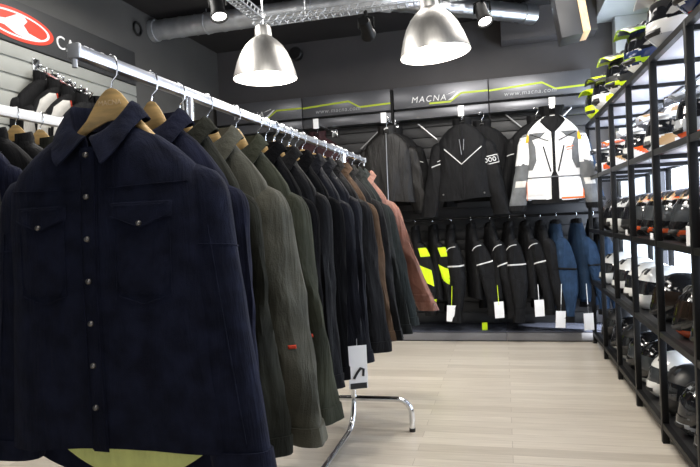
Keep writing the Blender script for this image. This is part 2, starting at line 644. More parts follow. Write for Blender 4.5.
class Jacket:
    """cloth shell hung at the origin (rail axis) with the front towards -y"""
    def __init__(s, hw=.235, d=.062, hem=-.92, slant=.06, sl_rx=.075, sl_ry=.05, sl_end=-.95, seed=0, fold=.006, backdrop=0.0, neck=-.125, bend=0.0, flare=.02, slope=.0, vneck=.0, belly=0.0):
        s.vneck, s.belly = vneck, belly
        s.hw, s.d, s.hem, s.slant, s.rx, s.ry, s.send, s.seed, s.fold, s.backdrop, s.neck, s.bend, s.slope = hw, d, hem, slant, sl_rx, sl_ry, sl_end, seed, fold, backdrop, neck, bend, slope
        r = random.Random(seed)
        s.ph = [r.uniform(0, 6.28) for _ in range(14)]
        k = hw / .235
        n = neck
        q = d / .062
        s.st = [(n, .078, .055 * q), (n - .012, .088, .056 * q), (n - .03, .12 * k, .058 * q), (n - .055 - slope * .3, .165 * k, .06 * q), (n - .085 - slope * .6, .205 * k, .062 * q), (n - .125 - slope, .230 * k, .066 * q), (n - .2 - slope, .235 * k, .072 * q), (n - .38, .233 * k, .075 * q), (n - .58, .24 * k + flare * .4, .076 * q), (hem, .243 * k + flare, .072 * q)]

    def prof(s, z):
        st = s.st
        if z >= st[0][0]: return st[0][1], st[0][2]
        for (z0, w0, d0), (z1, w1, d1) in zip(st, st[1:]):
            if z >= z1:
                t = (z - z0) / (z1 - z0)
                return w0 + (w1 - w0) * t, d0 + (d1 - d0) * t
        return st[-1][1], st[-1][2]

    def folds(s, x, z, back=0):
        p = s.ph
        t = min(1, max(0, (s.neck - .1 - z) / .5))
        r1 = 1 - 2 * abs(math.sin(x * 11 + p[0 + back] + .7 * math.sin(z * 4 + p[2]) + z * 1.2 * math.sin(p[4])))
        r2 = math.sin(x * 34 + z * 5 * math.sin(p[6]) + p[3 + back] + math.sin(z * 7 + p[7]))
        return s.fold * t * (1.1 * r1 + .5 * r2 + .25 * math.sin(z * 17 + x * 21 + p[5]))

    def front(s, x, z, off=0.0):
        hw, d = s.prof(z)
        q = max(0.0, 1 - min(1, abs(x / hw)) ** NX)
        return -d * q ** (1 / NX) - s.folds(x, z) - off

    def body_bm(s, n=56, m=44, mi=None):
        bm = bmesh.new()
        rings = []
        zs = [s.neck + (s.hem - s.neck) * (i / m) ** 1.15 for i in range(m + 1)]
        for z in zs:
            hw, d = s.prof(z)
            ring = []
            for k in range(n):
                a = 2 * PI * k / n
                c, sn = math.cos(a), math.sin(a)
                x = hw * math.copysign(abs(c) ** (2 / NX), c)
                y = d * math.copysign(abs(sn) ** (2 / NX), sn)
                zz = z
                if sn > 0:
                    y += s.folds(x, z, 1)
                    zz = z - s.backdrop * sn * ((s.neck - z) / (s.neck - s.hem)) ** 3
                else:
                    y -= s.folds(x, z)
                    # curved shirt tail
                    tt = ((s.neck - z) / (s.neck - s.hem)) ** 6
                    zz = z + .012 * tt * math.sin(x * 9 + s.ph[9]) - s.vneck * sn * sn * max(0, 1 - (s.neck - z) / .11)
                ring.append(Vector((x, y, zz)))
            rings.append(ring)
        loft(bm, rings, True, False, False, mi)
        s.zs = zs
        return bm

    def sl(s, side, t, a, off=0.0):
        """sleeve surface: t 0 shoulder .. 1 cuff, a angle (0 outer, -90deg front)"""
        p = s.ph
        z0 = s.neck - .075 - s.slope
        z = z0 + (s.send - z0) * t
        cx = s.hw * .80 + (s.hw * .16 + s.slant) * t ** 1.1
        cy = .012 - s.bend * math.sin(t * PI * .9) * .6 - s.bend * t * .9
        if t < .12:
            k = math.sqrt(max(0, 1 - ((.12 - t) / .12) ** 2))
        else:
            k = 1
        rx = s.rx * (1 - .2 * t) * (.25 + .75 * k)
        ry = s.ry * (1 - .15 * t) * (.25 + .75 * k) * (1 + s.belly * (math.sin(PI * min(1, t * 1.15)) - .75))
        w1 = 1 - 2 * abs(math.sin(a * 1.5 + z * 2.6 * math.sin(p[6] + side) + p[7] + side + .5 * math.sin(z * 6 + p[9])))
        w2 = math.sin(a * 3 + z * 7 * math.sin(p[11]) + p[10])
        el = math.exp(-((t - .5) / .22) ** 2)
        w3 = (1 - 2 * abs(math.sin(z * 13 + a * 1.3 * side + p[8]))) * (.25 + .6 * el)
        f = s.fold * min(1, t * 3) * (1.0 * w1 + .45 * w2 + .55 * w3)
        c, sn = math.cos(a), math.sin(a)
        ex = 2 / 2.3
        return Vector((side * (cx + (rx + f + off) * math.copysign(abs(c) ** ex, c)), cy + (ry + f * .8 + off) * math.copysign(abs(sn) ** ex, sn), z))

    def sleeve_bm(s, side, n=22, m=40, mi=None):
        bm = bmesh.new()
        rings = [[s.sl(side, i / m, 2 * PI * k / n) for k in range(n)] for i in range(m + 1)]
        loft(bm, rings, True, True, True, mi)
        return bm

    def cuff_bm(s, side, t0=.93, n=22):
        bm = bmesh.new()
        rings = [[s.sl(side, t, 2 * PI * k / n, o) for k in range(n)] for t, o in ((t0, 0), (t0, .005), (.97, .006), (1.0, .006), (1.003, -.004))]
        loft(bm, rings, True, True, True)
        return bm

    def sleeve_patch(s, side, t0, t1, a0, a1, off=.003, skew=0.0, n=8, m=4):
        bm = bmesh.new()
        rows = []
        for i in range(m + 1):
            rows.append([s.sl(side, t0 + (t1 - t0) * i / m + skew * (j / n - .5), a0 + (a1 - a0) * j / n, off if 0 < i < m and 0 < j < n else off * .4) for j in range(n + 1)])
        loft(bm, rows, False)
        return bm

    def patch(s, rows, off=.004, n=10, bm=None, sub=4):
        """rows: (z, x0, x1) from top to bottom, laid on the front"""
        bm = bm or bmesh.new()
        R = []
        for (a, b) in zip(rows, rows[1:]):
            for i in range(sub):
                t = i / sub
                R.append([a[k] + (b[k] - a[k]) * t for k in range(3)])
        R.append(list(rows[-1]))
        g = []
        for i, (z, x0, x1) in enumerate(R):
            g.append([Vector((x0 + (x1 - x0) * j / n, s.front(x0 + (x1 - x0) * j / n, z, off if (0 < i < len(R) - 1 and 0 < j < n) else off * .35), z)) for j in range(n + 1)])
        loft(bm, g, False)
        return bm

    def line(s, pts, r=.003, off=.003, bm=None, step=.02):
        """narrow tape laid along (x,z) points on the front"""
        bm = bm or bmesh.new()
        P = []
        for (x0, z0), (x1, z1) in zip(pts, pts[1:]):
            k = max(1, int(math.hypot(x1 - x0, z1 - z0) / step))
            for i in range(k):
                x, z = x0 + (x1 - x0) * i / k, z0 + (z1 - z0) * i / k
                P.append(Vector((x, s.front(x, z, off), z)))
        x, z = pts[-1]
        P.append(Vector((x, s.front(x, z, off), z)))
        tube(bm, P, r, 6)
        return bm

    def stand_collar(s, h=.045, lean=.0, open_=.3, thick=.008):
        """stand collar around the neck with a gap at the front"""
        bm = bmesh.new()
        z0 = s.neck - .006
        rings = []
        N = 30
        prof = [(0, 0), (.5, .003), (1, 0)]
        hw, d = .083, .056 * s.d / .062
        outer, inner = [], []
        for j in range(N + 1):
            a = -PI / 2 + open_ + (2 * PI - 2 * open_) * j / N
            c, sn = math.cos(a), math.sin(a)
            dip = -.014 * max(0, -sn)
            rows = []
            for hh, o in ((-.012, 0), (h * .5, .004), (h, .001), (h, -thick), (0, -thick)):
                k = 1 - lean * max(0, hh) / .05
                rows.append(Vector(((hw * k + o) * c, (d * k + o) * sn, z0 + dip + hh)))
            rings.append(rows)
        loft(bm, rings, False)
        return bm

    def shirt_collar(s, wing=.05):
        """folded shirt collar: band, fold line dipping to the front, wings falling outward"""
        bm = bmesh.new()
        N = 40
        rings = []
        hw, d = .080, .058 * s.d / .062
        for j in range(N + 1):
            u = j / N
            a = -PI / 2 + .10 + (2 * PI - .20) * u
            c, sn = math.cos(a), math.sin(a)
            fr = max(0, -sn) ** 1.3                      # 0 at the back .. 1 at the front
            tip = max(0, 1 - min(u, 1 - u) / .17)
            z0 = s.neck + .004 - (s.vneck + .004) * fr
            rise = .040 - .022 * fr
            wl = wing + .018 * tip + .006 * fr
            k = 1 - .25 * fr * 0
            bx_, by_ = hw * k * c, d * k * sn
            side = math.copysign(1, c)
            rows = [Vector((bx_ * .96, by_ * .92, z0 - .012)),
                    Vector((bx_ * .99, by_ * .97, z0 + rise * .6)),
                    Vector((bx_ * 1.02, by_ * 1.04, z0 + rise)),
                    Vector((bx_ * 1.10, by_ * 1.16, z0 + rise - .004))]
            for q in (.4, .75, 1.0):
                oz = z0 + rise - .004 - wl * q * (.62 + .2 * fr)
                ox = bx_ * (1.10 + .28 * q * (1 - fr)) + side * (.030 * tip) * q + side * .016 * q * fr
                oy = by_ * (1.16 + .34 * q) - .010 * q * fr
                rows.append(Vector((ox, oy, oz)))
            rings.append(rows)
        loft(bm, rings, False)
        thicken(bm, .004)
        return bm

    def snap(s, x, z, r=.007, off=.008):
        bm = lathe(bmesh.new(), [(.0005, .0045), (r * .55, .004), (r * .85, .002), (r, -.002), (r, -.004)], 14)
        y = s.front(x, z, off)
        bmesh.ops.transform(bm, matrix=Matrix.Translation((x, y, z)) @ Matrix.Rotation(PI / 2, 4, 'X'), verts=bm.verts[:])
        return bm


def hanger(label, loc, rz, wooden=True, mark=False, group='hangers on the long rack', width=.19):
    root = thing('clothes_hanger', label, 'hanger', loc, rz, group)
    # the hook lies across the rail: plane across local x
    rr = .0205
    pts = [(0 - rr * math.cos(a), 0, rr * math.sin(a)) for a in [PI * (-.1) + 1.15 * PI * i / 14 for i in range(15)]]
    pts = [(p[0], p[1], p[2]) for p in pts]
    tail = [(0.0205, 0, -.008), (.017, 0, -.028), (.004, 0, -.04), (0, 0, -.055), (0, 0, -.085)]
    hook = [(-.0195, 0, -.006)] + pts[1:12] + tail
    obj('hook', tb(hook, .0021, 8), chrome, root)
    bm = bmesh.new()
    N = 28
    rings = []
    for i in range(N + 1):
        u = -1 + 2 * i / N
        x = u * width
        zt = -.066 - .19 * (u * u + .012) ** .575 - (.0 if abs(u) < .9 else .01 * (abs(u) - .9) * 10)
        hgt = (.034 - .012 * abs(u)) if wooden else .014
        if abs(u) < .34 and wooden:
            hgt += .045 * (1 - (abs(u) / .34) ** 2)
            zt += .028 * (1 - (abs(u) / .34) ** 2)
        th = (.007 + .006 * abs(u)) if wooden else .005
        y = -.02 * abs(u) ** 2 * (1 if wooden else 0)
        e = .35 if i in (0, N) else 1
        rings.append([Vector((x, y + math.cos(b) * th * e, zt - hgt / 2 + math.sin(b) * hgt / 2 * e)) for b in [2 * PI * k / 10 for k in range(10)]])
    loft(bm, rings, True, True, True)
    obj('hanger_body', bm, beech if wooden else (black_plastic if wooden is None else white_plastic), root)
    if mark:
        text('printed_mark', 'MACNA', .017, mat('pale_burnt_mark', (0.80, 0.62, 0.38), .6), root, (0, -.0082, -.096), ROT_BACK, depth=.0004, align='CENTER')
    return root


def swing_tag(name, x, y, z, wd, ht, m, parent, string=.03, rot=0.0, label=None):
    bm = bx(-wd / 2, wd / 2, -.0008, .0008, -ht, 0)
    tube(bm, [(0, 0, -.004), (0, 0, string)], .0008, 5)
    bmesh.ops.transform(bm, matrix=Matrix.Translation((x, y, z)) @ Matrix.Rotation(rot, 4, 'Z'), verts=bm.verts[:])
    o = obj(name, bm, m, parent, False)
    if label: o['label'] = label
    return o


# ---- fabrics
F = dict(
    navy=fabric('navy_denim', (0.0085, 0.0105, 0.024), .82, .35, 22, .5, 600, sheen=.12),
    navy2=fabric('navy_cotton', (0.0075, 0.009, 0.022), .85, .3, 16),
    olive_dk=fabric('dark_olive_cotton', (0.016, 0.0165, 0.012), .85, .35, 9),
    olive=fabric('waxed_olive_cotton', (0.036, 0.036, 0.026), .72, .0, 7, .4, 260, color2=(0.085, 0.082, 0.062), spec=.2),
    olive2=fabric('green_olive_cotton', (0.030, 0.032, 0.021), .8, .35, 8),
    black=fabric('black_cotton', (0.0034, 0.0034, 0.004), .9, .3, 10, spec=.05),
    black2=fabric('black_nylon', (0.0034, 0.0034, 0.0044), .7, .3, 10, spec=.1),
    blacknavy=fabric('black_navy_cotton', (0.0045, 0.005, 0.0085), .75, .3, 10),
    charcoal=fabric('charcoal_cotton', (0.0062, 0.0062, 0.007), .8, .3, 10),
    brown=fabric('brown_corduroy', (0.055, 0.032, 0.018), .85, .3, 14),
    greenblk=fabric('bottle_green_cotton', (0.0062, 0.0074, 0.0072), .8, .3, 10),
    green=fabric('dark_green_cotton', (0.007, 0.0098, 0.0098), .75, .3, 10),
    rust=fabric('rust_leather', (0.150, 0.062, 0.042), .6, .25, 10, .3, 160, sheen=.1, spec=.4),
    lime=fabric('lime_lining', (0.80, 0.84, 0.30), .8, .1, 12),
    leather=fabric('black_leather', (0.0075, 0.0066, 0.0062), .5, .2, 8, .25, 120, sheen=0, spec=.3),
    textile=fabric('black_textile', (0.0048, 0.0048, 0.0055), .65, .25, 18, spec=.15),
    grey=fabric('grey_textile', (0.13, 0.135, 0.14), .7, .2, 14),
    white=fabric('white_textile', (0.80, 0.80, 0.80), .65, .04, 14, sheen=0),
    offw=fabric('off_white_textile', (0.60, 0.58, 0.54), .65, .08, 14, sheen=0),
    orange=fabric('orange_textile', (0.75, 0.16, 0.03), .65, .1, 14, sheen=0),
    amber=fabric('amber_textile', (0.80, 0.38, 0.03), .65, .1, 14, sheen=0),
    fluo=fabric('fluorescent_yellow_textile', (0.62, 0.85, 0.02), .6, .06, 14, sheen=0),
    blue=fabric('petrol_blue_textile', (0.016, 0.036, 0.075), .65, .2, 14, sheen=.1),
    bluedk=fabric('dark_blue_textile', (0.014, 0.03, 0.06), .65, .2, 14, sheen=.1),
    burg=fabric('dark_burgundy_textile', (0.035, 0.016, 0.018), .65, .2, 14),
    redtab=fabric('red_tab', (0.55, 0.06, 0.03), .6, .1, 14, sheen=0),
    refl=fabric('reflective_tape', (0.62, 0.62, 0.62), .45, .05, 30, sheen=0, spec=.6),
    liningdk=fabric('dark_lining', (0.012, 0.012, 0.014), .7, .2, 14),
)
snap_m = mat('pewter_snap', (0.22, 0.21, 0.2), 0.35, 0.9)
zip_m = mat('steel_zip', (0.35, 0.35, 0.36), 0.35, 0.9)


def rack_jacket(label, y, m, J, rz=0.0, style='plain', collar=None, X=-.87, Z=1.6, loc=None, group='jackets on the long chrome rack', yoff=0.0, cat='jacket', name='jacket'):
    root = thing(name, label, cat, loc or (X, y + yoff, Z), rz, group)
    body = obj('body', J.body_bm(), m, root)
    for sd in (-1, 1):
        s = obj('sleeve', J.sleeve_bm(sd), m, root)
        if style != 'moto':
            obj('cuff', J.cuff_bm(sd), m, s)
    cm = collar or m
    if style in ('shirt', 'plain', 'work'):
        obj('collar', J.shirt_collar(), cm, root)
    else:
        obj('collar', J.stand_collar(.05, .1, .35), cm, root)
    return root


RY = 1.6  # rail axis height; jackets hang from the rail centre


def placket(J, root, m, w=.03, x=.0, z0=None, off=.005):
    z0 = z0 if z0 is not None else J.neck - .004 - J.vneck
    zz = [z0 + (J.hem + .004 - z0) * i / 10 for i in range(11)]
    return obj('placket', J.patch([(z, x - w / 2, x + w / 2) for z in zz], off, 6), m, root)


def flap(J, x0, x1, z, h, m, root, snapm=None):
    """pointed pocket flap"""
    xm = (x0 + x1) / 2
    bm = bmesh.new()
    n, mm = 12, 5
    g = []
    for i in range(mm + 1):
        row = []
        for j in range(n + 1):
            x = x0 + (x1 - x0) * j / n
            k = 1 - abs(x - xm) / ((x1 - x0) / 2)
            zz = z - (h * .55 + h * .45 * k) * i / mm
            e = .003 if (i in (0, ) or j in (0, n)) else (.009 if i == mm else .008)
            row.append(Vector((x, J.front(x, zz, e), zz)))
        g.append(row)
    loft(bm, g, False)
    f = obj('pocket_flap', bm, m, root)
    # stitched edge
    bm = bmesh.new()
    J.line([(x0 + .004, z - .004), (x1 - .004, z - .004)], .0012, .010, bm)
    J.line([(x0 + .004, z - h * .5), (xm, z - h * .93), (x1 - .004, z - h * .5)], .0012, .010, bm)
    obj('stitching', bm, m, f)
    if snapm:
        obj('snap_button', J.snap(xm, z - h * .8, .0065, .011), snapm, f)
    return f


# ------------------------------------------------------------------ long chrome rack
rk = thing('clothes_rack', 'long chrome clothes rack carrying a row of dark jackets', 'clothes rack', (-.87, 2.45, 0))
RZ = 1.588
bm = bmesh.new()
box(bm, -.0135, .0135, -1.345, 1.40, RZ - .0145, RZ + .0145, .006)
obj('rail', bm, satin_chrome, rk)
for yy in (-1.345, 1.40):
    bm = bmesh.new()
    box(bm, -.015, .015, yy - .004, yy + .006, RZ - .016, RZ + .016, .003)
    tube(bm, [(0, yy, RZ - .018), (0, yy, RZ - .036)], .006, 10)
    obj('end_cap', bm, zinc, rk)
for yy, sg_ in ((.86, -1), (-.87, 1)):
    bm = bmesh.new()
    pts = [(0, yy, RZ - .012), (0, yy, .32), (0, yy, .2)]
    for i in range(1, 9):
        a = PI / 2 * i / 8
        pts.append((0, yy + sg_ * .17 * (1 - math.cos(a)), .2 - .17 * math.sin(a)))
    pts.append((0, yy + sg_ * .93, .03))
    tube(bm, pts, .0165, 14)
    obj('upright', bm, chrome, rk)
    bm = bmesh.new()
    pts = [(-.33, yy, .0)]
    pts += [(-.33 + .08 * (1 - math.cos(PI / 2 * i / 6)), yy, .10 + .08 * math.sin(PI / 2 * i / 6)) for i in range(7)]
    pts += [(.33 - .08 * (1 - math.cos(PI / 2 * i / 6)), yy, .10 + .08 * math.sin(PI / 2 * i / 6)) for i in range(6, -1, -1)]
    pts.append((.33, yy, 0))
    tube(bm, pts, .015, 14)
    obj('cross_foot', bm, chrome, rk)
    for sx in (-.33, .33):
        obj('foot_cap', tb([(sx, yy, 0), (sx, yy, .02)], .0175, 12), black_plastic, rk)

# the jackets, from the camera to the back
LJ = [
    # y, fabric, hem, half width, sleeve slant, kind, label
    (1.22, 'navy', -.885, 0.262, 0.055, 'front', 'navy denim shirt jacket with snap buttons and lime lining, nearest on the rack'),
    (1.385, 'navy2', -.90, 0.22, -0.01, 'plain', 'plain navy jacket directly behind the nearest denim jacket'),
    (1.525, 'olive_dk', -.99, 0.19, 0.03, 'plain', 'very dark olive jacket between the navy and the waxed olive one'),
    (1.685, 'olive', -1.03, 0.2, 0.075, 'tab', 'waxed olive jacket with mottled sleeve and small red tab'),
    (1.89, 'olive2', -1.03, 0.2, 0.06, 'tab', 'green olive jacket with red sleeve tab behind the waxed one'),
    (2.08, 'black', -1.0, 0.18, -0.015, 'plain', 'black jacket first behind the two olive jackets'),
    (2.25, 'black2', -1.02, 0.18, -0.01, 'plain', 'shiny creased black jacket second behind the olive jackets'),
    (2.42, 'black', -1.03, 0.18, -0.02, 'plain', 'black jacket third behind the olive jackets'),
    (2.59, 'blacknavy', -1.04, 0.185, -0.005, 'card', 'blue-black jacket with white card tag above the rack upright'),
    (2.76, 'blacknavy', -1.04, 0.185, 0.0, 'plain', 'blue-black jacket just behind the one with the white card'),
    (2.92, 'charcoal', -1.02, 0.195, 0.045, 'plain', 'charcoal jacket in front of the brown one'),
    (3.07, 'brown', -1.0, 0.195, 0.05, 'plain', 'brown corduroy jacket near the far end of the rack'),
    (3.21, 'charcoal', -1.02, 0.195, 0.075, 'plain', 'charcoal jacket just behind the brown corduroy one'),
    (3.36, 'greenblk', -1.02, 0.195, 0.095, 'plain', 'greenish black jacket third from the far end of the rack'),
    (3.51, 'green', -1.0, 0.195, 0.115, 'plain', 'dark green jacket in front of the rust coloured jacket'),
    (3.68, 'rust', -.94, 0.19, 0.225, 'rust', 'rust brown leather jacket last at the far end of the rack'),
]
for i, (y, fm, hem, hw, slant, kind, label) in enumerate(LJ):
    m = F[fm]
    near = i == 0
    J = Jacket(hw=hw, hem=hem, slant=slant, seed=20 + i, sl_end=hem - (.03 if not near else .05), fold=.003 if near else random.Random(i).uniform(.008, .0115), flare=.02 if near else -.01, neck=-.14 if near else -.13, vneck=.055 if near else .04, backdrop=.12 if near else .01,
               sl_ry=.066 if i in (3, 4) else .046, sl_rx=.086 if near else .076, slope=.03 if near else .065 + .012 * (i % 3), d=.058, bend=.0)
    col = F['brown'] if kind == 'brown' else None
    root = rack_jacket(label, y, m, J, X=-.893 if near else -.87, rz=math.radians([0, 3, -2, 9, 6, -3, 2, 5, 0, 3, -2, 3, 2, 5, 4, 6][i]), style='plain', collar=col, Z=RZ)
    if near:
        pl = placket(J, root, m, .042, .0, off=.006)
        bm = bmesh.new()
        for xx in (-.018, .018):
            J.line([(xx, J.neck - .065), (xx, J.hem + .01)], .0012, .0075, bm)
        obj('stitching', bm, F['navy2'], pl)
        for k in range(7):
            obj('snap_button', J.snap(-.003, -.215 - k * .094, .0068, .009), snap_m, root)
        for x0, x1 in ((-.205, -.06), (.055, .20)):
            flap(J, x0, x1, -.325, .06, m, root, snap_m)
            bm = bmesh.new()
            J.line([(x0 + .008, -.385), (x0 + .01, -.53), ((x0 + x1) / 2, -.55), (x1 - .01, -.53), (x1 - .008, -.385)], .0015, .002, bm)
            obj('patch_pocket', J.patch([(-.335, x0 + .006, x1 - .006), (-.5, x0 + .01, x1 - .01), (-.53, x0 + .03, x1 - .03)], .003, 10, bm), m, root)
        # yoke seams, sleeve seams
        bm = bmesh.new()
        J.line([(-.23, -.285), (-.04, -.292)], .0016, .002, bm)
        J.line([(.04, -.292), (.23, -.285)], .0016, .002, bm)
        obj('yoke_seam', bm, m, root)
        for sd in (-1, 1):
            bm = bmesh.new()
            tube(bm, [J.sl(sd, .27 + .01 * math.sin(a), a, .001) for a in [2 * PI * k / 24 for k in range(25)]], .002, 6, caps=False)
            tube(bm, [J.sl(sd, t / 20, -1.1, .001) for t in range(4, 19)], .0018, 6)
            obj('sleeve_seam', bm, m, root)
        # lime lining inside the longer back
        bm = bmesh.new()
        rows = []
        for k in range(9):
            row = []
            for j in range(25):
                x = -.20 + .40 * j / 24
                q = 1 - (abs(x) / .235) ** 2
                zlow = J.hem - .105 * q
                row.append(Vector((x, .045 - J.fold, J.hem + .25 + (zlow - J.hem - .25) * k / 8)))
            rows.append(row)
        loft(bm, rows, False)
        thicken(bm, .002)
        obj('lining', bm, F['lime'], root)
    elif kind == 'card':
        tg = swing_tag('swing_tag', .225, -.045, J.hem + .10, .085, .19, white_card, root, rot=math.radians(25), label='white card tag with black print')
        bm = bmesh.new()
        cc = Matrix.Translation((.225, -.045, J.hem + .10)) @ Matrix.Rotation(math.radians(25), 4, 'Z')
        b2 = bx(-.037, .037, -.0022, -.001, -.19, -.165)
        tube(b2, [(-.02, -.0015, -.145), (-.005, -.0015, -.12), (.012, -.0015, -.10), (.025, -.0015, -.105), (.022, -.0015, -.135)], .006, 6)
        bmesh.ops.transform(b2, matrix=cc, verts=b2.verts[:])
        bm.free()
        obj('print', b2, black_print, tg, False)
    else:
        placket(J, root, m, .03, 0.0, off=.005)
    if kind == 'tab':
        obj('red_tab', J.sleeve_patch(1, .61, .625, -1.5, -1.1, .005), F['redtab'], root)
        if fm == 'olive':
            swing_tag('swing_tag', .19, -.06, J.hem + .01, .035, .055, white_card, root, rot=.3, label='small white paper tag')
    if kind == 'rust':
        for sd in (-1, 1):
            bm = bmesh.new()
            tube(bm, [J.sl(sd, .86, a, .002) for a in [2 * PI * k / 24 for k in range(25)]], .0022, 6, caps=False)
            tube(bm, [J.sl(sd, t / 20, -.5, .001) for t in range(3, 20)], .0018, 6)
            obj('sleeve_seam', bm, m, root)
        p = J.sl(1, .95, -1.0, .004)
        bm = lathe(bmesh.new(), [(.0005, .003), (.006, .002), (.007, -.003)], 10)
        bmesh.ops.transform(bm, matrix=Matrix.Translation(p) @ Matrix.Rotation(PI / 2, 4, 'X'), verts=bm.verts[:])
        obj('snap_button', bm, snap_m, root)
    short = label.split(' hanging')[0].split(' just')[0].split(' with')[0].split(',')[0]
    hanger('wooden hanger in the ' + label.split(',')[0].split(' with')[0], (-.87, y + .004, RZ), math.radians([0, 3, -2, 9, 6, -3, 2, 5, 0, 3, -2, 3, 2, 5, 4, 6][i]), True, i == 0, width=.19 if near else .137)

# empty chrome wire hangers pushed together on the far part of the rail
for k in range(9):
    yy = 2.16 + k * .085 + (.9 if k > 4 else 0) * .55
    hanger('small empty black hanger, ' + ['first', 'second', 'third', 'fourth', 'fifth', 'sixth', 'seventh', 'eighth', 'ninth'][k] + ' of nine empties on the rack rail from the camera', (-.87, yy, RZ), math.radians(random.Random(k).uniform(-8, 8)), None, group='empty plastic hangers between the rack jackets', width=.085)

# ------------------------------------------------------------------ back display
BZ0 = 2.215
bays = [(-3.0, -2.015), (-2.005, -1.065), (-1.03, -.095), (-.085, .845)]
names = ['grey header panel at the far left of the back wall, behind the rack', 'grey header panel with lime line and web address between the two bell lamps', 'grey header panel with the white brand lettering behind the tilted lamp', 'grey header panel with web address above the white jacket']
HY = 6.06
for i, (x0, x1) in enumerate(bays):
    hp = thing('header_panel', names[i], 'sign panel', ((x0 + x1) / 2, HY, BZ0), 0, 'header panels of the back display')
    hwid = (x1 - x0) / 2
    obj('fascia', bx(-hwid, hwid, 0, .16, .085, .30, .003), header_m, hp)
    obj('shadow_gap', bx(-hwid + .004, hwid - .004, .05, .16, .06, .085), black_plastic, hp, False)
    obj('lower_trim', bx(-hwid, hwid, -.006, .16, -.03, .06, .003), header_m, hp)
    web = i in (1, 3)
    bm = bmesh.new()
    t = .009

    def band(pts):
        top = [(x, z + t) for x, z in pts]; bot = [(x, z - t) for x, z in pts]
        for k in range(len(pts) - 1):
            v = [bm.verts.new((p[0], -.0025, p[1])) for p in (bot[k], bot[k + 1], top[k + 1], top[k])]
            bm.faces.new(v)
    if web:
        band([(-hwid + .0, .185), (.03, .215), (.15, .145), (hwid - .0, .155)])
    else:
        band([(-hwid + .36, .115), (.10, .115), (.21, .19), (hwid, .19)])
    obj('lime_line', bm, lime_print, hp, False)
    if web:
        text('web_address', 'www.macna.com', .062, silver_print, hp, (-hwid + .14, -.001, .118), ROT_BACK, depth=.002, shear=.15, space=1.15)
    else:
        lt = text('lettering', 'MACNA', .085, white_print, hp, (-.29, -.001, .135), ROT_BACK, depth=.002, shear=.2, space=1.25)
        bm = bmesh.new()
        for pts in ([(.075, .13), (.12, .135), (.19, .2), (.17, .2), (.115, .155)], [(.06, .185), (.10, .20), (.15, .215), (.145, .208), (.09, .19)]):
            prism(bm, pts, 'y', -.003, 0)
        obj('swoosh_mark', bm, white_print, hp, False)
    # dark slatted panel below the header
    bm = bmesh.new()
    z = .105
    while z < BZ0 - .02:
        box(bm, x0, x1, YB - .055, YB - .035, z, min(z + .098, BZ0 - .035), .002)
        z += .106
    box(bm, x0, x1, YB - .035, YB - .003, .105, BZ0 - .03)
    tag(obj('slatwall_panel', bm, slat_dark), ['dark slatted wall panel at the far left behind the clothes rack', 'dark slatted wall panel behind the plain black leather jacket', 'dark slatted wall panel behind the black jacket with a chest chevron', 'dark slatted wall panel behind the white jacket'][i], 'wall panel', 'dark slatted panels of the back display')
tag(obj('display_post', bx(-1.058, -1.037, HY - .012, YB - .06, 0.1, 2.50), black_metal), 'thin black upright post between two header panels of the back display', 'post')

# platform in two halves
for i, (x0, x1) in enumerate(((-3.0, -.012), (-.008, .95))):
    pf = thing('platform', ['long dark low platform under the hanging jackets, left of the joint', 'short dark low platform under the blue jackets, right of the joint'][i], 'platform', (x0, 5.75, 0), 0, 'low platforms of the back display')
    x1 -= x0
    obj('plinth', bx(0, x1, .012, .44, 0, .085), platform_m, pf, False)
    obj('platform_top', bx(0, x1, 0, .44, .085, .1, .003), platform_top, pf)
    obj('front_trim', bx(0, x1, -.004, .011, .012, .082, .002), mat('steel_grey_trim', (0.16, 0.16, 0.17), .4), pf)

# display arms and rails
SLAT_Y = YB - .055


def display_arm(x, label, y_end=5.52, z=2.14):
    a = thing('display_hook', label, 'display arm', (x, SLAT_Y, z), 0, 'display arms of the back display')
    L = y_end - SLAT_Y
    obj('arm', bx(-.008, .008, L, 0, -.012, .012, .003), chrome, a)
    bm = bx(-.03, .03, -.012, 0, -.05, .05, .003)
    obj('bracket', bm, chrome, a)
    bm = bx(-.026, .026, L - .004, L - .001, -.05, .045)
    obj('label_plate', bm, white_plastic, a, False)
    return a


AX = [(-1.70, 'chrome display arm behind the rack holding the dark burgundy jacket'), (-1.04, 'chrome display arm holding the plain black leather jacket'), (-.33, 'chrome display arm holding the black jacket with a chest chevron'), (.45, 'chrome display arm holding the white jacket')]
for x, l in AX:
    display_arm(x, l)
for (x0, z0, x1, z1), l in zip([(-1.41, 1.94, -1.18, 2.14), (-.80, 2.145, -.62, 1.975), (.066, 2.165, .21, 2.03), (.575, 2.08, .675, 2.18)],
                               ['thin bright rod slanting up beside the left shoulder of the black leather jacket', 'thin bright rod slanting down between the black leather jacket and the chevron jacket', 'thin bright rod slanting down to the left shoulder of the white jacket', 'thin bright rod slanting up behind the right shoulder of the white jacket']):
    bm = bmesh.new()  # slanting reflections of light, built as solid bright rods
    tube(bm, [(x0, 6.14, z0), (x1, 6.14, z1)], .007, 8)
    for (x, z) in ((x0, z0), (x1, z1)):
        tube(bm, [(x, 6.14, z), (x, SLAT_Y, z)], .006, 8)
    tag(obj('display_rod', bm, mat('bright_steel', (.85, .85, .86), .25, .6)), l, 'display rod', 'slanting rods on the dark slatted panels')

hr = thing('hanging_rail', 'low black rail on the back wall carrying the row of side-on riding jackets', 'clothes rail', (-.1, 5.86, 1.165), 0)
obj('rail', tb([(-1.35, 0, 0), (.95, 0, 0)], .0125, 12), black_metal, hr)
for x in (-1.3, -.1, .9):
    obj('bracket', tb([(x, 0, 0), (x, SLAT_Y - 5.86, 0)], .009, 8), black_metal, hr)


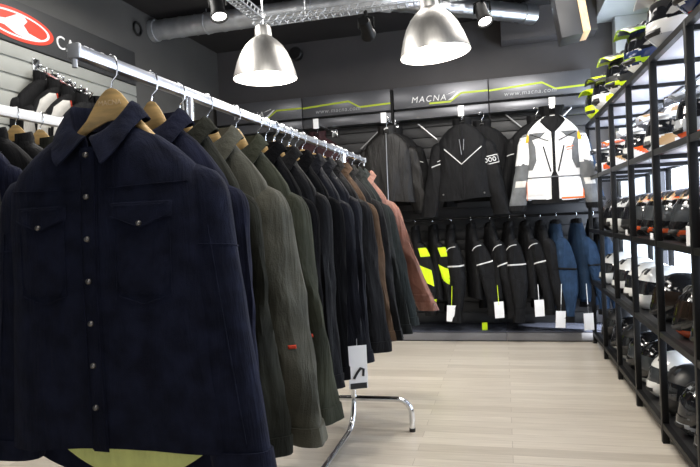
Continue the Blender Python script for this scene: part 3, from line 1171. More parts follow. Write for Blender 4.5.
# ---- upper jackets
def moto(label, loc, rz, J, m, sm=None, group=None, collar=None):
    root = thing('riding_jacket', label, 'jacket', loc, rz, group)
    obj('body', J.body_bm(), m, root)
    for sd in (-1, 1):
        s = obj('sleeve', J.sleeve_bm(sd), sm or m, root)
        obj('cuff', J.cuff_bm(sd, .95), F['textile'], s)
    obj('collar', J.stand_collar(.07, .0, .3, .014), collar or m, root)
    zl = bmesh.new()
    J.line([(0, J.neck - .02), (0, J.hem + .01)], .004, .004, zl)
    obj('zipper', zl, zip_m if m is F['leather'] else F['liningdk'], root)
    return root


UG = 'jackets facing the aisle on the back display'
ZA = 2.14
# plain black leather jacket
J = Jacket(hw=.235, hem=-.79, slant=.075, seed=61, sl_end=-.91, fold=.011, sl_rx=.09, sl_ry=.072, d=.088, slope=.065, neck=-.13, vneck=.03)
a = moto('plain black leather jacket on the upper back wall left of the chevron jacket', (-1.03, 5.60, ZA), 0.06, J, F['leather'], None, UG)
for sd in (-1, 1):
    bm = bmesh.new(); J.line([(sd * .13, -.2), (sd * .11, -.45), (sd * .14, -.7)], .0025, .002, bm)
    obj('panel_seam', bm, F['leather'], a)
hanger('white plastic hanger in the collar of the plain black leather jacket', (-1.03, 5.60, ZA), .06, False, group='hangers of the back display')
# black chevron jacket
J = Jacket(hw=.24, hem=-.80, slant=.10, seed=62, sl_end=-.95, fold=.008, sl_rx=.095, sl_ry=.075, d=.095, slope=.065, neck=-.12, bend=.03)
b = moto('black textile jacket with thin silver chest chevron and white sleeve badge', (-.33, 5.60, ZA), 0.02, J, F['textile'], None, UG)
bm = bmesh.new()
J.line([(-.165, -.34), (-.015, -.485), (.165, -.335)], .0045, .004, bm)
obj('chest_chevron', bm, F['refl'], b)
bm = bmesh.new()
J.line([(-.028, -.26), (-.012, -.40)], .0035, .004, bm); J.line([(.012, -.26), (.006, -.36)], .0035, .004, bm)
obj('chest_zip', bm, zip_m, b)
bm = J.sleeve_patch(1, .23, .34, -2.2, -.5, .004, -.04)
bd = obj('sleeve_badge', bm, F['refl'], b)
obj('badge_field', J.sleeve_patch(1, .24, .33, -2.1, -.6, .0065, -.036), F['textile'], bd)
bm = bmesh.new()
for k in range(3):
    a0 = -1.85 + k * .36
    tube(bm, [J.sl(1, .283 + .025 * math.sin(q) - .036 * ((a0 + .13 * math.cos(q) + 2.1) / 1.5 - .5), a0 + .13 * math.cos(q), .009) for q in [2 * PI * j / 12 for j in range(13)]], .004, 6, caps=False)
obj('badge_print', bm, F['refl'], bd)
bm = J.sleeve_patch(-1, .30, .315, -2.4, -1.0, .004, .06)
obj('sleeve_stripe', bm, F['refl'], b)
obj('sleeve_stripe', J.sleeve_patch(-1, .24, .25, -2.3, -1.5, .004, .05), F['refl'], b)
for x in (-.19, .175):
    obj('snap_button', J.snap(x, -.75, .008, .006), snap_m, b)
hanger('black plastic hanger in the collar of the chevron jacket', (-.33, 5.60, ZA), .02, None, group='hangers of the back display')
# white jacket
J = Jacket(hw=.235, hem=-.84, slant=.105, seed=63, sl_end=-.93, fold=.006, sl_rx=.09, sl_ry=.072, d=.098, slope=.055, neck=-.11, bend=.03)


def slv(i, j):
    t = i / 40
    if t < .36:
        return 1 if (j % 22) not in (0, 1, 2, 20, 21) or t > .2 else 1
    return 0


wj = thing('riding_jacket', 'white riding jacket with grey sleeves and orange trim on the upper back wall', 'jacket', (.45, 5.60, ZA), -.03, UG)
body = obj('body', J.body_bm(), F['white'], wj)
for sd in (-1, 1):
    s = obj('sleeve', J.sleeve_bm(sd), F['grey'], wj)
    obj('upper_sleeve_panel', J.sleeve_patch(sd, .06, .42, -2.1, .6, .006), F['white'], s)
    obj('shoulder_trim', J.sleeve_patch(sd, .02, .14, -2.3, -1.3, .010), F['amber'], s)
    obj('elbow_panel', J.sleeve_patch(sd, .62, .70, -2.0, -.9, .005), F['offw'], s)
    obj('cuff', J.cuff_bm(sd, .93), F['textile'], s)
    # grey side panels of the torso
    obj('side_panel', J.patch([(z, sd * a_, sd * b_) for z, a_, b_ in [(-.28, .19, .225), (-.38, .15, .23), (-.50, .145, .232), (-.58, .18, .235)]], .005), F['grey'], wj)
    bm = J.patch([(-.255, sd * .06, sd * .20), (-.295, sd * .10, sd * .205), (-.315, sd * .17, sd * .20)], .006)
    obj('chest_vent', bm, F['grey'], wj)
    bm = bmesh.new(); J.line([(sd * .04, -.335), (sd * .19, -.265)], .004, .006, bm)
    obj('chest_trim', bm, F['textile'], wj)
    bm = bmesh.new(); J.line([(sd * .085, -.38), (sd * .03, -.60)], .006, .005, bm)
    obj('slanted_pocket_zip', bm, F['textile'], wj)
    bm = bmesh.new(); J.line([(sd * .23, -.60), (sd * .235, -.84)], .006 if sd > 0 else .003, .006, bm)
    obj('orange_side_trim', bm, F['orange'], wj)
    bm = J.patch([(-.665, sd * .04, sd * .235), (-.80, sd * .04, sd * .235)], .012)
    obj('hip_pocket', bm, F['white'], wj)
bm = J.patch([(-.826, .05, .235), (-.842, .05, .24)], .006, 14)
obj('hem_band', bm, F['orange'], wj)
bm = J.patch([(-.838, -.20, .20), (-.875, -.19, .19)], .0, 16)
obj('inner_hem', bm, F['textile'], wj)
bm = J.patch([(-.14, -.03, .03), (-.2, -.02, .02), (-.35, -.012, .012), (-.6, -.012, .012), (-.64, -.03, .03), (-.85, -.032, .032)], .006, 6)
obj('center_panel', bm, F['textile'], wj)
bm = J.patch([(-.115, -.082, .082), (-.16, -.105, .105), (-.215, -.06, .06), (-.26, -.012, .012)], .007)
obj('neck_panel', bm, F['textile'], wj)
bm = bmesh.new(); J.line([(-.25, -.645), (.25, -.645)], .005, .004, bm)
obj('waist_seam', bm, F['grey'], wj)
bm = bmesh.new()
J.line([(.10, -.40), (.16, -.39)], .004, .004, bm); J.line([(.105, -.42), (.15, -.412)], .003, .004, bm)
obj('chest_print', bm, F['orange'], wj)
obj('collar', J.stand_collar(.10, -.15, .25, .016), F['textile'], wj)
hanger('black plastic hanger in the collar of the white riding jacket', (.45, 5.60, ZA), -.03, None, group='hangers of the back display')

# jackets behind those on the same arms
for x, y, rz, fm, l, sd_ in [(-1.72, 5.62, .1, 'burg', 'dark burgundy jacket on the upper back wall behind the rack end', 71),
                             (-1.0, 5.82, -.05, 'textile', 'black jacket half hidden behind the plain leather jacket', 72),
                             (-.16, 5.82, .05, 'textile', 'black jacket half hidden behind the chevron jacket on its right side', 73),
                             (.33, 5.82, .12, 'textile', 'black jacket half hidden behind the white riding jacket', 74),
                             (.52, 5.98, .0, 'bluedk', 'dark blue grey jacket furthest behind the white riding jacket', 75)]:
    J = Jacket(hw=.25, hem=-.82, slant=.10, seed=sd_, sl_end=-.86, fold=.008, sl_rx=.08, sl_ry=.058, d=.07, slope=.05, neck=-.12)
    r_ = moto(l, (x, y, ZA - .0), rz, J, F[fm], None, UG)
    for s_ in (-1, 1):
        obj('sleeve_stripe', J.sleeve_patch(s_, .25, .265, -2.3, -.9, .004, .05), F['refl'], r_)
    hanger('black plastic hanger in a jacket ' + ['behind the rack end', 'half hidden behind the leather jacket', 'half hidden behind the chevron jacket', 'second on the white jacket arm', 'last on the white jacket arm'][sd_ - 71], (x, y, ZA), rz, None, group='hangers of the back display')

# ---- lower row, seen side-on
LG = 'riding jackets hung side-on along the low rail'
low = [(-.84, 'fluo2', 'black jacket with fluorescent yellow patches at the left end of the low row'),
       (-.67, 'fluo', 'fluorescent yellow and black jacket second from the left in the low row'),
       (-.49, 'st', 'black jacket with white sleeve stripe and white tag beside the yellow jacket'),
       (-.305, 'st2', 'black jacket with slanting white stripe, second right of the yellow jacket'),
       (-.13, 'st3', 'black jacket with steep white stripe and white tag on lime cord'),
       (.05, 'st', 'black jacket with flat white sleeve stripe just right of the platform joint'),
       (.19, 'st2', 'black jacket with slanting white stripe second left of the blue jackets'),
       (.33, 'pl', 'plain black jacket directly left of the petrol blue jackets'),
       (.47, 'blue', 'petrol blue jacket with lime side, the left one of two'),
       (.645, 'blue', 'petrol blue jacket with dark arm band, the right one of two'),
       (.79, 'dk', 'dark blue jacket at the right end of the low row')]
ZL = 1.165
for i, (x, k, l) in enumerate(low):
    m = {'fluo': F['fluo'], 'fluo2': F['textile'], 'blue': F['blue'], 'dk': F['bluedk']}.get(k, F['textile'])
    J = Jacket(hw=.20, hem=-.76, slant=.035, seed=80 + i, sl_end=-.90 - .03 * (i % 3), fold=.006, sl_rx=.05, sl_ry=.082, d=.05, slope=.045, belly=.45, neck=-.085, bend=-.075 * (1 + .3 * math.sin(i * 2.3)), flare=.0)
    rz = math.radians(-90 + [8, 10, 5, 12, 14, 8, 12, 8, 10, 12, 14][i])
    # local +x must look along -Y (towards the aisle)
    root = thing('riding_jacket', l, 'jacket', (x, 5.86, ZL), rz, LG)
    root.rotation_euler = (math.radians(3.5 * math.sin(i * 2.1 + .4)), 0, rz)
    obj('body', J.body_bm(40, 30), F['bluedk'] if k == 'blue' else F['textile'], root)
    for sd in (-1, 1):
        s = obj('sleeve', J.sleeve_bm(sd), m if k != 'fluo' else F['textile'], root)
        obj('cuff', J.cuff_bm(sd, .93), F['textile'], s)
        if k in ('fluo', 'fluo2') and sd == 1:
            obj('shoulder_panel', J.sleeve_patch(sd, .08, .20, -.2, 1.2, .006), F['fluo'], s)
            obj('forearm_panel', J.sleeve_patch(sd, .34, .56, -.9, .5, .006, .1), F['fluo'], s)
            obj('cuff_panel', J.sleeve_patch(sd, .78, .84, .2, 1.3, .006), F['fluo'], s)
        if k in ('st', 'st2', 'st3') and sd == 1:
            obj('sleeve_stripe', J.sleeve_patch(sd, .30, .318, -1.45, 1.45, .006, {'st': -.03, 'st2': -.07, 'st3': -.09}[k]), F['refl'], s)
            bm = bmesh.new()
            tube(bm, [J.sl(sd, .07 + .07 * (q / 8) ** 2, -.9 + 1.6 * (1 - q / 8) - .4, .003) for q in range(9)], .004, 6)
            obj('shoulder_piping', bm, F['refl'], s)
            bm = bmesh.new()
            tube(bm, [J.sl(sd, .45 + .1 * q / 8, -1.2 + 2.2 * q / 8, .002) for q in range(9)], .0025, 6)
            obj('panel_seam', bm, F['charcoal'], s)
            obj('panel_seam', tb([J.sl(sd, .84 - .03 * q / 8, -1.2 + 2.2 * q / 8, .002) for q in range(9)], .003, 6), F['charcoal'], s)
        if k == 'blue' and sd == 1:
            obj('arm_band', J.sleeve_patch(sd, .36, .385, -1.5, 1.0, .005), F['textile'], s)
            bm = bmesh.new()
            tube(bm, [J.sl(sd, .45 + .4 * q / 8, .9, .002) for q in range(9)], .0025, 6)
            obj('panel_seam', bm, F['bluedk'], s)
    if k == 'blue' and i == 8:
        obj('lime_side_panel', J.sleeve_patch(1, .42, .62, -2.2, -1.7, .006), F['fluo'], root)
    obj('collar', J.stand_collar(.045, .1, .3), F['textile'], root)
    if i in (2, 4, 6, 8, 9):
        swing_tag('price_tag', .235 + .02, {2: .02, 4: -.03, 6: .02, 8: .0, 9: -.03}[i], {2: -.80, 4: -.77, 6: -.76, 8: -.86, 9: -.88}[i], .085, .15, white_card, root, .06, PI / 2, 'white card price tag')
        obj('tag_cord', tb([(.25, {2: .02, 4: -.03, 6: .02, 8: .0, 9: -.03}[i], -.62), (.255, {2: .02, 4: -.03, 6: .02, 8: .0, 9: -.03}[i], -.80)], .003, 6), F['fluo'] if i in (2, 4) else white_card, root)
    hanger('black hanger in the ' + l.split(',')[0].replace(' with', ',', 1).split(' in the low')[0].split(' at the')[0], (x, 5.86, ZL), rz, None, group='hangers of the low rail', width=.16)

tag(swing_tag('paper_tag', -.21, 5.80, .17, .05, .07, F['fluo'], None, .0, .2), 'small lime paper tag standing on the platform below the black jackets', 'tag')
for o in [o for o in COL.objects if o.name.startswith('paper_tag')]:
    for v in o.data.vertices:
        v.co.z += .0005

# ------------------------------------------------------------------ left wall garments and white rail
fa = thing('display_hook', 'chrome sloping arm with hook pegs on the slatted left wall', 'display arm', (XL + .02, 3.45, 2.33), 0)
tip = Vector((.42, -.0, -.235))
obj('arm', tb([(0, 0, 0), tip * .5, tip, tip + Vector((.012, 0, .03))], .011, 8), chrome, fa)
obj('bracket', bx(-.002, .012, -.03, .03, -.06, .06, .003), chrome, fa)
for k in range(9):
    p = tip * ((k + 1) / 9.6)
    bm = bmesh.new()
    tube(bm, [p, p + Vector((0, 0, .035))], .004, 6)
    bmesh.ops.create_icosphere(bm, subdivisions=2, radius=.009, matrix=Matrix.Translation(p + Vector((0, 0, .038))))
    obj('peg', bm, chrome, fa)
wall_j = [(.12, 'textile', 'black jacket innermost on the sloping arm of the left wall'), (.28, 'textile', 'black and white jacket with red piping, middle of the sloping wall arm'), (.43, 'textile', 'black jacket with pale shoulder, second outermost on the sloping wall arm'), (.59, 'textile', 'black jacket with white yoke, outermost on the sloping wall arm')]
for i, (d_, fm, l) in enumerate(wall_j):
    J = Jacket(hw=.22, hem=-.75, slant=.05, seed=110 + i, sl_end=-.78, fold=.006, d=.05, slope=.05, neck=-.055, sl_ry=.042)
    p = Vector((XL + .02, 3.45, 2.33)) + tip * (d_ / .62)
    loc = (p.x, p.y, p.z + .0)
    root = moto(l, loc, PI / 2 - .35, J, F[fm], None, 'jackets on the sloping arm of the left wall')
    if i in (1, 2, 3):
        for sd in (-1, 1):
            obj('shoulder_panel', J.patch([(-.10, sd * .06, sd * .10), (-.15, sd * .05, sd * .16), (-.28, sd * .04, sd * .21), (-.36, sd * .02, sd * .1)], .006), F['offw'], root)
            bm = bmesh.new(); J.line([(sd * .055, -.10), (sd * .035, -.30)], .005, .006, bm)
            obj('red_piping', bm, F['redtab'], root)
            obj('upper_sleeve_panel', J.sleeve_patch(sd, .08, .35, -2.2, -.4, .005), F['offw'], root)
    hanger('black plastic hanger on the sloping wall arm inside the ' + ['innermost', 'middle', 'second outermost', 'outermost'][i] + ' jacket', (loc[0], loc[1], loc[2] + .012), PI / 2 - .35, None, group='hangers of the sloping wall arm')

r2 = thing('clothes_rack', 'white railed clothes rack at the left edge behind the nearest denim jacket', 'clothes rack', (-2.0, 1.9, 0), 0)
obj('rail', bx(-.016, .016, -1.15, .58, 1.70, 1.745, .006), white_plastic, r2)
for yy in (-1.1, .52):
    obj('upright', tb([(0, yy, 1.70), (0, yy, .04)], .016, 12), chrome, r2)
    bm = tb([(-.3, yy, .02), (.3, yy, .02)], .018, 12)
    obj('cross_foot', bm, chrome, r2)
obj('base_bar', tb([(0, -1.1, .03), (0, .52, .03)], .014, 10), chrome, r2)
for i in range(7):
    y = 1.58 + i * .14
    J = Jacket(hw=.23, hem=-.85, slant=.06, seed=130 + i, sl_end=-.9, fold=.006, d=.05, slope=.05, neck=-.125, sl_ry=.042)
    nm = ['first', 'second', 'third', 'fourth', 'fifth', 'sixth', 'last'][i]
    root = rack_jacket(f'dark jacket, {nm} of seven under the white rail counted from the camera', y, [F['charcoal'], F['textile'], F['navy2'], F['charcoal'], F['textile'], F['olive_dk'], F['textile']][i], J, .1, 'moto', loc=(-2.0, y, 1.722), group='jackets under the white rail')
    if i == 2:
        root['label'] = 'dark navy jacket, third of seven under the white rail from the camera'
    hanger(f'pale wooden hanger under the white rail, {nm} of seven counted from the camera', (-2.0, y + .004, 1.7295), .1, True, group='hangers under the white rail')

# ------------------------------------------------------------------ shelving unit
SX0, SX1 = .735, 1.115
PY = [1.5, 2.1, 2.7, 3.3, 3.9, 4.5, 5.1, 5.7]
SZ = [.10, .565, 1.02, 1.475, 1.94]
su = thing('shelving_unit', 'tall black metal shelving unit with pale shelves full of helmets', 'shelves', (SX0, 1.5, 0))
for y in PY:
    for x in (0, SX1 - SX0 - .032):
        obj('post', bx(x, x + .032, y - 1.5 - .016, y - 1.5 + .016, 0, SZ[-1] + .005, .002), black_metal, su)
for k, z in enumerate(SZ):
    L = PY[-1] - 1.5
    sh = obj('shelf_board', bx(.03, SX1 - SX0 - .03, .0, L, z - .022, z, .002), shelf_m if k > 2 else shelf_dark, su)
    bm = bmesh.new()
    box(bm, .002, .03, -.015, L + .015, z - .026, z + .004)
    box(bm, SX1 - SX0 - .03, SX1 - SX0 - .002, -.015, L + .015, z - .034, z + .004)
    for y in PY:
        box(bm, .03, SX1 - SX0 - .03, y - 1.5 - .012, y - 1.5 + .012, z - .045, z - .0225)
    obj('shelf_frame', bm, black_metal, sh, False)

# ------------------------------------------------------------------ helmets
G = lambda n, c, r=.12, **k: mat(n, c, r, 0, .5, coat=.6, **k)
hb = G('gloss_black', (0.008, 0.008, 0.009), .1)
hmb = mat('matt_black', (0.014, 0.014, 0.015), .4)
hw_ = G('gloss_white', (0.82, 0.82, 0.80), .15)
hfl = G('gloss_fluo_yellow', (0.66, 0.86, 0.02), .25)
hli = G('gloss_lime', (0.40, 0.62, 0.02), .2)
hor = G('gloss_orange_red', (0.80, 0.11, 0.02), .2)
hred = G('gloss_red', (0.55, 0.02, 0.02), .2)
htan = G('gloss_tan', (0.48, 0.30, 0.14), .25)
hblu = G('gloss_deep_blue', (0.015, 0.03, 0.10), .15)
hsil = G('gloss_silver', (0.42, 0.44, 0.47), .2)
hgr = G('gloss_grey', (0.10, 0.105, 0.11), .2)
visor_d = mat('dark_visor', (0.012, 0.013, 0.016), 0.05, 0, .8)
visor_c = mat('smoke_visor', (0.04, 0.045, 0.05), 0.05, 0, .8)
visor_i = mat('amber_mirror_visor', (0.022, 0.015, 0.011), 0.05, .2)  # warm tint stands in for orange reflections on a dark visor
pad_m = mat('helmet_padding', (0.02, 0.02, 0.022), .9)


def hsurf(az, el, off=0.0, chin=1.0):
    """helmet surface, az 0 = front (-y); el -90..90"""
    ce, se = math.cos(el), math.sin(el)
    x = .137 * math.sin(az) * ce ** .85
    y = -.162 * math.cos(az) * ce ** .85
    z = .148 * se
    if se < 0:
        z = .135 * se
    f = max(0, math.cos(az)) ** 2
    if el < .1:
        k = min(1, (.1 - el) / .6)
        y -= f * .035 * k * chin       # chin bar juts forward
        x *= 1 - .03 * k
        if math.cos(az) < 0:
            y *= 1 - .08 * k
    p = Vector((x, y, z))
    return p + p.normalized() * off


EL0, EL1 = -1.02, 1.5707


def helmet(label, loc, style, mats, pattern, visor=None, group=None, peak=None, rz=-PI / 2):
    visor = visor or visor_d
    root = thing('helmet', label, 'helmet', loc, rz, group)
    root['v'] = 0
    del root['v']
    N, M = 64, 40
    bm = bmesh.new()
    openf = style == 'jet'
    H0 = .135 * math.sin(1.02) + .0                     # height of the rim below the centre

    def el_of(i):
        return EL0 + (EL1 - .03 - EL0) * i / M
    port_lo, port_hi = (-.02, .42)
    vr = []
    for i in range(M + 1):
        row = []
        for j in range(N):
            az = -PI + 2 * PI * j / N
            p = hsurf(az, el_of(i), 0, 0 if openf else 1)
            p.z += H0
            row.append(bm.verts.new(p))
        vr.append(row)
    top = bm.verts.new(hsurf(0, PI / 2) + Vector((0, 0, H0)))
    for i in range(M):
        e = (el_of(i) + el_of(i + 1)) / 2
        for j in range(N):
            k = (j + 1) % N
            az = -PI + 2 * PI * (j + .5) / N
            a = abs(az)
            hi = port_hi - .12 * (a / 1.25) ** 2
            lo = port_lo - .10 * (1 - (a / 1.25) ** 2) if style != 'jet' else -2
            if a < 1.25 and lo < e < hi:
                continue
            f = bm.faces.new((vr[i][j], vr[i][k], vr[i + 1][k], vr[i + 1][j]))
            f.material_index = min(len(mats) - 1, pattern(az, e))
    for j in range(N):
        f = bm.faces.new((vr[M][j], vr[M][(j + 1) % N], top))
        f.material_index = min(len(mats) - 1, pattern(0, 1.5))
    obj('shell', bm, mats, root)
    # visor
    bm = bmesh.new()
    rows = []
    for i in range(9):
        row = []
        for j in range(25):
            az = -1.36 + 2.72 * j / 24
            u = az / 1.36
            hi = port_hi + .03 - .12 * u * u; lo = port_lo - .12 * (1 - u * u) - .03
            if style == 'jet': lo = -.55 + .35 * u * u
            p = hsurf(az, lo + (hi - lo) * i / 8, .004, .5)
            p.z += H0
            row.append(p)
        rows.append(row)
    loft(bm, rows, False)
    obj('visor', bm, visor, root)
    # inner padding
    bm = bmesh.new()
    rings = []
    for e, s_ in ((-1.04, .97), (-.9, .86), (-.3, .88), (.3, .88), (.9, .88), (1.5, .88)):
        rings.append([hsurf(-PI + 2 * PI * j / 24, e, 0, 0 if openf else .7) * s_ + Vector((0, 0, H0)) for j in range(24)])
    loft(bm, rings, True, False, True)
    obj('padding', bm, pad_m, root)
    # rim trim
    bm = bmesh.new()
    tube(bm, [hsurf(-PI + 2 * PI * j / 40, EL0, .001, 0 if openf else 1) + Vector((0, 0, H0 + .004)) for j in range(41)], .005, 6, caps=False)
    obj('rim_trim', bm, black_plastic, root)
    # visor pivots
    for sd in (-1, 1):
        p = hsurf(sd * 1.38, .12, .004); p.z += H0
        bm = lathe(bmesh.new(), [(.0005, .008), (.016, .007), (.021, .002), (.022, -.006)], 16)
        bmesh.ops.transform(bm, matrix=Matrix.Translation(p) @ Matrix.Rotation(sd * PI / 2, 4, 'Y'), verts=bm.verts[:])
        obj('visor_pivot', bm, black_plastic, root)
    if not openf:
        bm = bmesh.new()
        rows = []
        for i in range(4):
            rows.append([hsurf(-.42 + .84 * j / 10, -.62 + .2 * i / 3 + .1 * (j / 10 - .5) ** 2, .006 if 0 < i < 3 and 0 < j < 10 else 0.0) + Vector((0, 0, H0)) for j in range(11)])
        loft(bm, rows, False)
        obj('chin_vent', bm, black_plastic, root)
        for sd in (-1, 1):
            bm = bmesh.new()
            rows = []
            for i in range(6):
                rows.append([hsurf(sd * (.22 + .22 * j / 4), .72 + .35 * i / 5, .008 if 0 < i < 5 and 0 < j < 4 else 0) + Vector((0, 0, H0)) for j in range(5)])
            loft(bm, rows, False)
            obj('top_vent', bm, black_plastic, root)
    # chin strap
    obj('chin_strap', tb([(.07, .0, H0 - .06), (.05, -.02, .012), (0, -.03, .006), (-.05, -.02, .012), (-.07, 0, H0 - .06)], .006, 6), black_plastic, root)
    if peak:
        bm = bmesh.new()
        top_, bot_ = [], []
        for i in range(9):
            t = i / 8
            y = -.10 - .12 * t
            z = H0 + .112 + .03 * math.sin(t * 1.6) - .05 * t
            wd = .105 - .03 * t
            top_.append([Vector((wd * (j / 8 - .5) * 2, y + .02 * abs(j / 8 - .5) * 2, z - .05 * (j / 8 - .5) ** 2 * 2 * (1 + .3 * t))) for j in range(9)])
        vr2 = loft(bm, top_, False, mi=lambda i, j: 1 if (j in (0, 7) or i > 6) else 0)
        thicken(bm, .005)
        obj('peak', bm, list(peak), root)
    return root


def stripes(az, e):
    return 0


P_plain = lambda az, e: 0


def P_swoosh(az, e):
    a = abs(az)
    if .25 < a < 2.1 and abs(e + .42 - .22 * (a - 1.1)) < .085: return 1
    if a > .5 and abs(e - .62 - .12 * math.sin(2 * a)) < .06: return 1
    if e > .66 and math.cos(az) > -.75 and math.sin(a * 2 + e * 2.2) > -.1: return 2
    if 1.28 < a < 1.75 and -.22 < e - (1.75 - a) * .5 + .12 < .0: return 3
    return 0


def P_bands(az, e):
    v = math.sin(abs(az) * 2.2 + e * 3.5)
    if v > .72: return 1
    if v < -.82: return 2
    return 0


def P_patch(az, e):
    v = math.sin(az * 3.1 + e * 4) + math.sin(az * 5 - e * 6 + 1) * .8
    if v > .85: return 1
    if v < -1.0: return 2
    return 0


def P_side(az, e):
    a = abs(az)
    if .9 < a < 2.3 and abs(e - (.2 + .25 * (a - 1.5))) < .16: return 1
    if e < -.55: return 2
    return 0


def P_outline(az, e):
    a = abs(az)
    if abs(e - (.62 + .2 * math.cos(az * 2))) < .06: return 1
    if abs(e + .55 - .1 * math.cos(az * 2)) < .10: return 1
    if e < -.7: return 2
    if abs(math.sin(az * 9) * math.sin(e * 12)) > .93: return 2
    return 0


HX = .942


def put(style, mats, pat, k, y, label, group, visor=None, peak=None, dx=0.0, rz=0.0):
    h = helmet(label, (HX + dx - (.06 if k == 4 else 0), y, SZ[k] + .004), style, mats, pat, visor, group, peak, -PI / 2 + .06 + rz)
    if k == 4:
        h.scale = (1.12, 1.12, 1.12)
    return h


ORD = ['nearest the camera', 'second from the camera', 'third from the camera', 'fourth from the camera', 'fifth from the camera', 'sixth from the camera', 'seventh from the camera', 'eighth from the camera', 'ninth from the camera', 'tenth from the camera', 'last by the back wall']
T = 'helmets on top of the shelving unit'
put('full', [hfl, hmb, hfl], P_side, 4, 5.45, 'fluorescent yellow helmet with peak at the far end on top of the shelves', T, peak=(hfl, hfl), rz=.55)
put('full', [hw_, hfl, hmb], P_patch, 4, 4.95, 'white yellow and black off-road helmet next to the yellow one on top', T, peak=(hfl, hmb), rz=.3)
put('full', [hmb, hfl, hw_], P_outline, 4, 4.32, 'black off-road helmet with yellow outlined peak on top of the shelves', T, peak=(hmb, hfl), rz=.3)
put('full', [hblu, hli, hw_], P_outline, 4, 3.70, 'dark blue off-road helmet with lime outlines and white dots on top', T, peak=(hmb, hli), rz=.3)
put('full', [hw_, hli, hsil], P_side, 4, 3.16, 'white off-road helmet with lime edge on top of the shelves', T, peak=(hw_, hw_), rz=.3)
put('full', [hblu, hred, hw_], P_patch, 4, 2.66, 'dark blue helmet with red and white patches on top at the right edge', T, rz=.2)
T = 'helmets on the upper shelf below the top'
put('full', [hw_, hor, hmb], P_patch, 3, 5.4, 'white and orange helmet at the far end of the upper shelf', T, peak=(hw_, hmb))
put('full', [hw_, htan, hmb], P_bands, 3, 4.8, 'white helmet with tan bands second from the far end on the upper shelf', T, peak=(hw_, hor))
put('full', [hw_, hor, hmb], P_bands, 3, 4.2, 'white helmet with orange bands in the middle of the upper shelf', T, peak=(hw_, hw_))
put('full', [hw_, htan, hgr], P_patch, 3, 3.6, 'white helmet with tan camouflage patches on the upper shelf', T, peak=(htan, hw_))
put('full', [hsil, htan, hor], P_side, 3, 3.0, 'silver grey helmet with tan and red side stripe on the upper shelf', T, peak=(hsil, hgr))
put('full', [hb, hfl, hsil], P_bands, 3, 2.4, 'black helmet with yellow bands at the right edge of the upper shelf', T)
T = 'helmets on the middle shelf'
mid = [(2.545, 'a'), (2.855, 'b'), (3.145, 'a'), (3.455, 'a'), (3.745, 'a'), (4.055, 'a'), (4.345, 'c'), (4.655, 'd'), (4.945, 'd'), (5.255, 'c')]
proto = {}
for i, (y, k) in enumerate(mid):
    lab = {'a': 'black helmet with orange swooshes and tan crown, %s on middle shelf', 'b': 'black and blue helmet with red outline, %s on middle shelf', 'c': 'plain matt black helmet, %s on middle shelf', 'd': 'white and grey patterned helmet, %s on middle shelf'}[k] % ORD[i if i < 9 else 10]
    if k in proto:
        dup(proto[k], (HX, y, SZ[2] + .004), -PI / 2 + .06, lab, T)
    else:
        proto[k] = put('full', {'a': [hb, hor, htan, hsil], 'b': [hb, hor, hblu, hsil], 'c': [hmb, hgr, hb], 'd': [hw_, hgr, hmb]}[k], {'a': P_swoosh, 'b': P_swoosh, 'c': P_plain, 'd': P_patch}[k], 2, y, lab, T, visor_c if k in 'ab' else None)
T = 'helmets on the shelf below the middle one'
put('full', [hw_, hgr, hmb], P_plain, 1, 5.4, 'white helmet with dark visor at the far end of the second lowest shelf', T)
put('full', [hw_, hgr, hmb], P_side, 1, 4.8, 'white helmet with grey side band, second from the far end, second lowest shelf', T)
put('full', [hw_, htan, hmb], P_side, 1, 4.345, 'white helmet with tan side mark, third from the far end, second lowest shelf', T)
put('full', [hw_, hw_, hmb], P_plain, 1, 4.03, 'plain white helmet next to the black ones on the second lowest shelf', T)
put('full', [hb, hgr, hsil], P_plain, 1, 3.6, 'gloss black helmet beside the white ones on the second lowest shelf', T, visor_i)
put('full', [hb, hsil, hor], P_side, 1, 3.145, 'gloss black helmet with silver side panel on the second lowest shelf', T, visor_i)
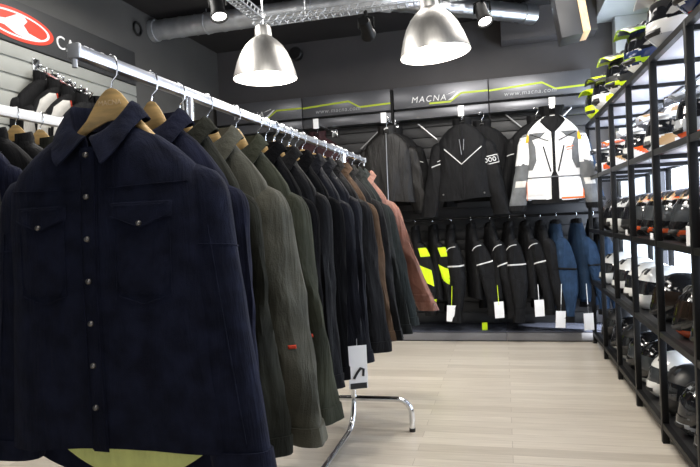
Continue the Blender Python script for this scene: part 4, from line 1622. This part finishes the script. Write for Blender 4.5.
put('full', [hb, hgr, hsil], P_plain, 1, 2.855, 'plain gloss black helmet with mirrored visor on the second lowest shelf', T, visor_c)
put('full', [hmb, hgr, hsil], P_side, 1, 2.545, 'matt black helmet with grey side at the near end of the second lowest shelf', T)
T = 'helmets on the bottom shelf'
put('full', [hmb, hgr, hw_], P_plain, 0, 5.4, 'matt black helmet at the far end of the bottom shelf', T)
put('full', [hb, hsil, hw_], P_side, 0, 4.945, 'black helmet with silver side, second from the far end of the bottom shelf', T)
put('full', [hmb, hgr, hw_], P_side, 0, 4.655, 'matt black helmet with grey side, third from the far end of the bottom shelf', T)
put('full', [hb, hgr, hw_], P_plain, 0, 4.345, 'gloss black helmet, fourth from the far end of the bottom shelf', T, visor_c)
put('full', [hb, hgr, hw_], P_side, 0, 4.055, 'gloss black helmet with grey side directly left of the white one, bottom shelf', T, visor_c)
put('full', [hmb, hgr, hw_], P_plain, 0, 3.45, 'matt black helmet directly right of the white one on the bottom shelf', T)
put('full', [hw_, hor, hw_], P_plain, 0, 3.755, 'white helmet with dark visor on the bottom shelf', T, visor_c)
put('full', [hb, hsil, hgr], P_outline, 0, 3.145, 'black helmet with silver flecks, second right of the white one, bottom shelf', T)
put('full', [hmb, hsil, hgr], P_outline, 0, 2.855, 'matt black helmet with silver lines, third right of the white one, bottom shelf', T)
put('full', [hb, htan, hgr], P_side, 0, 2.545, 'black and tan helmet at the near end of the bottom shelf', T)

# price cards on the shelf edges
for i, (y, z, l) in enumerate([(2.76, SZ[2], 'white price card standing before the black and blue helmet on the middle shelf'), (4.08, SZ[2], 'small white price card on the middle shelf edge near the fourth bay'), (3.42, SZ[2], 'small white price card on the middle shelf edge near the third bay')]):
    big = i == 0
    h = .085 if big else .035
    c = thing('price_card', l, 'price card', (SX0 + .012, y, z + .004), 0, 'price cards on the middle shelf')
    bm = bx(-.002, .001, -.045 if big else -.03, .045 if big else .03, 0, h)
    obj('card', bm, white_card, c, False)
    obj('foot', bx(-.002, .014, -.02, .02, 0, .003), white_plastic, c, False)
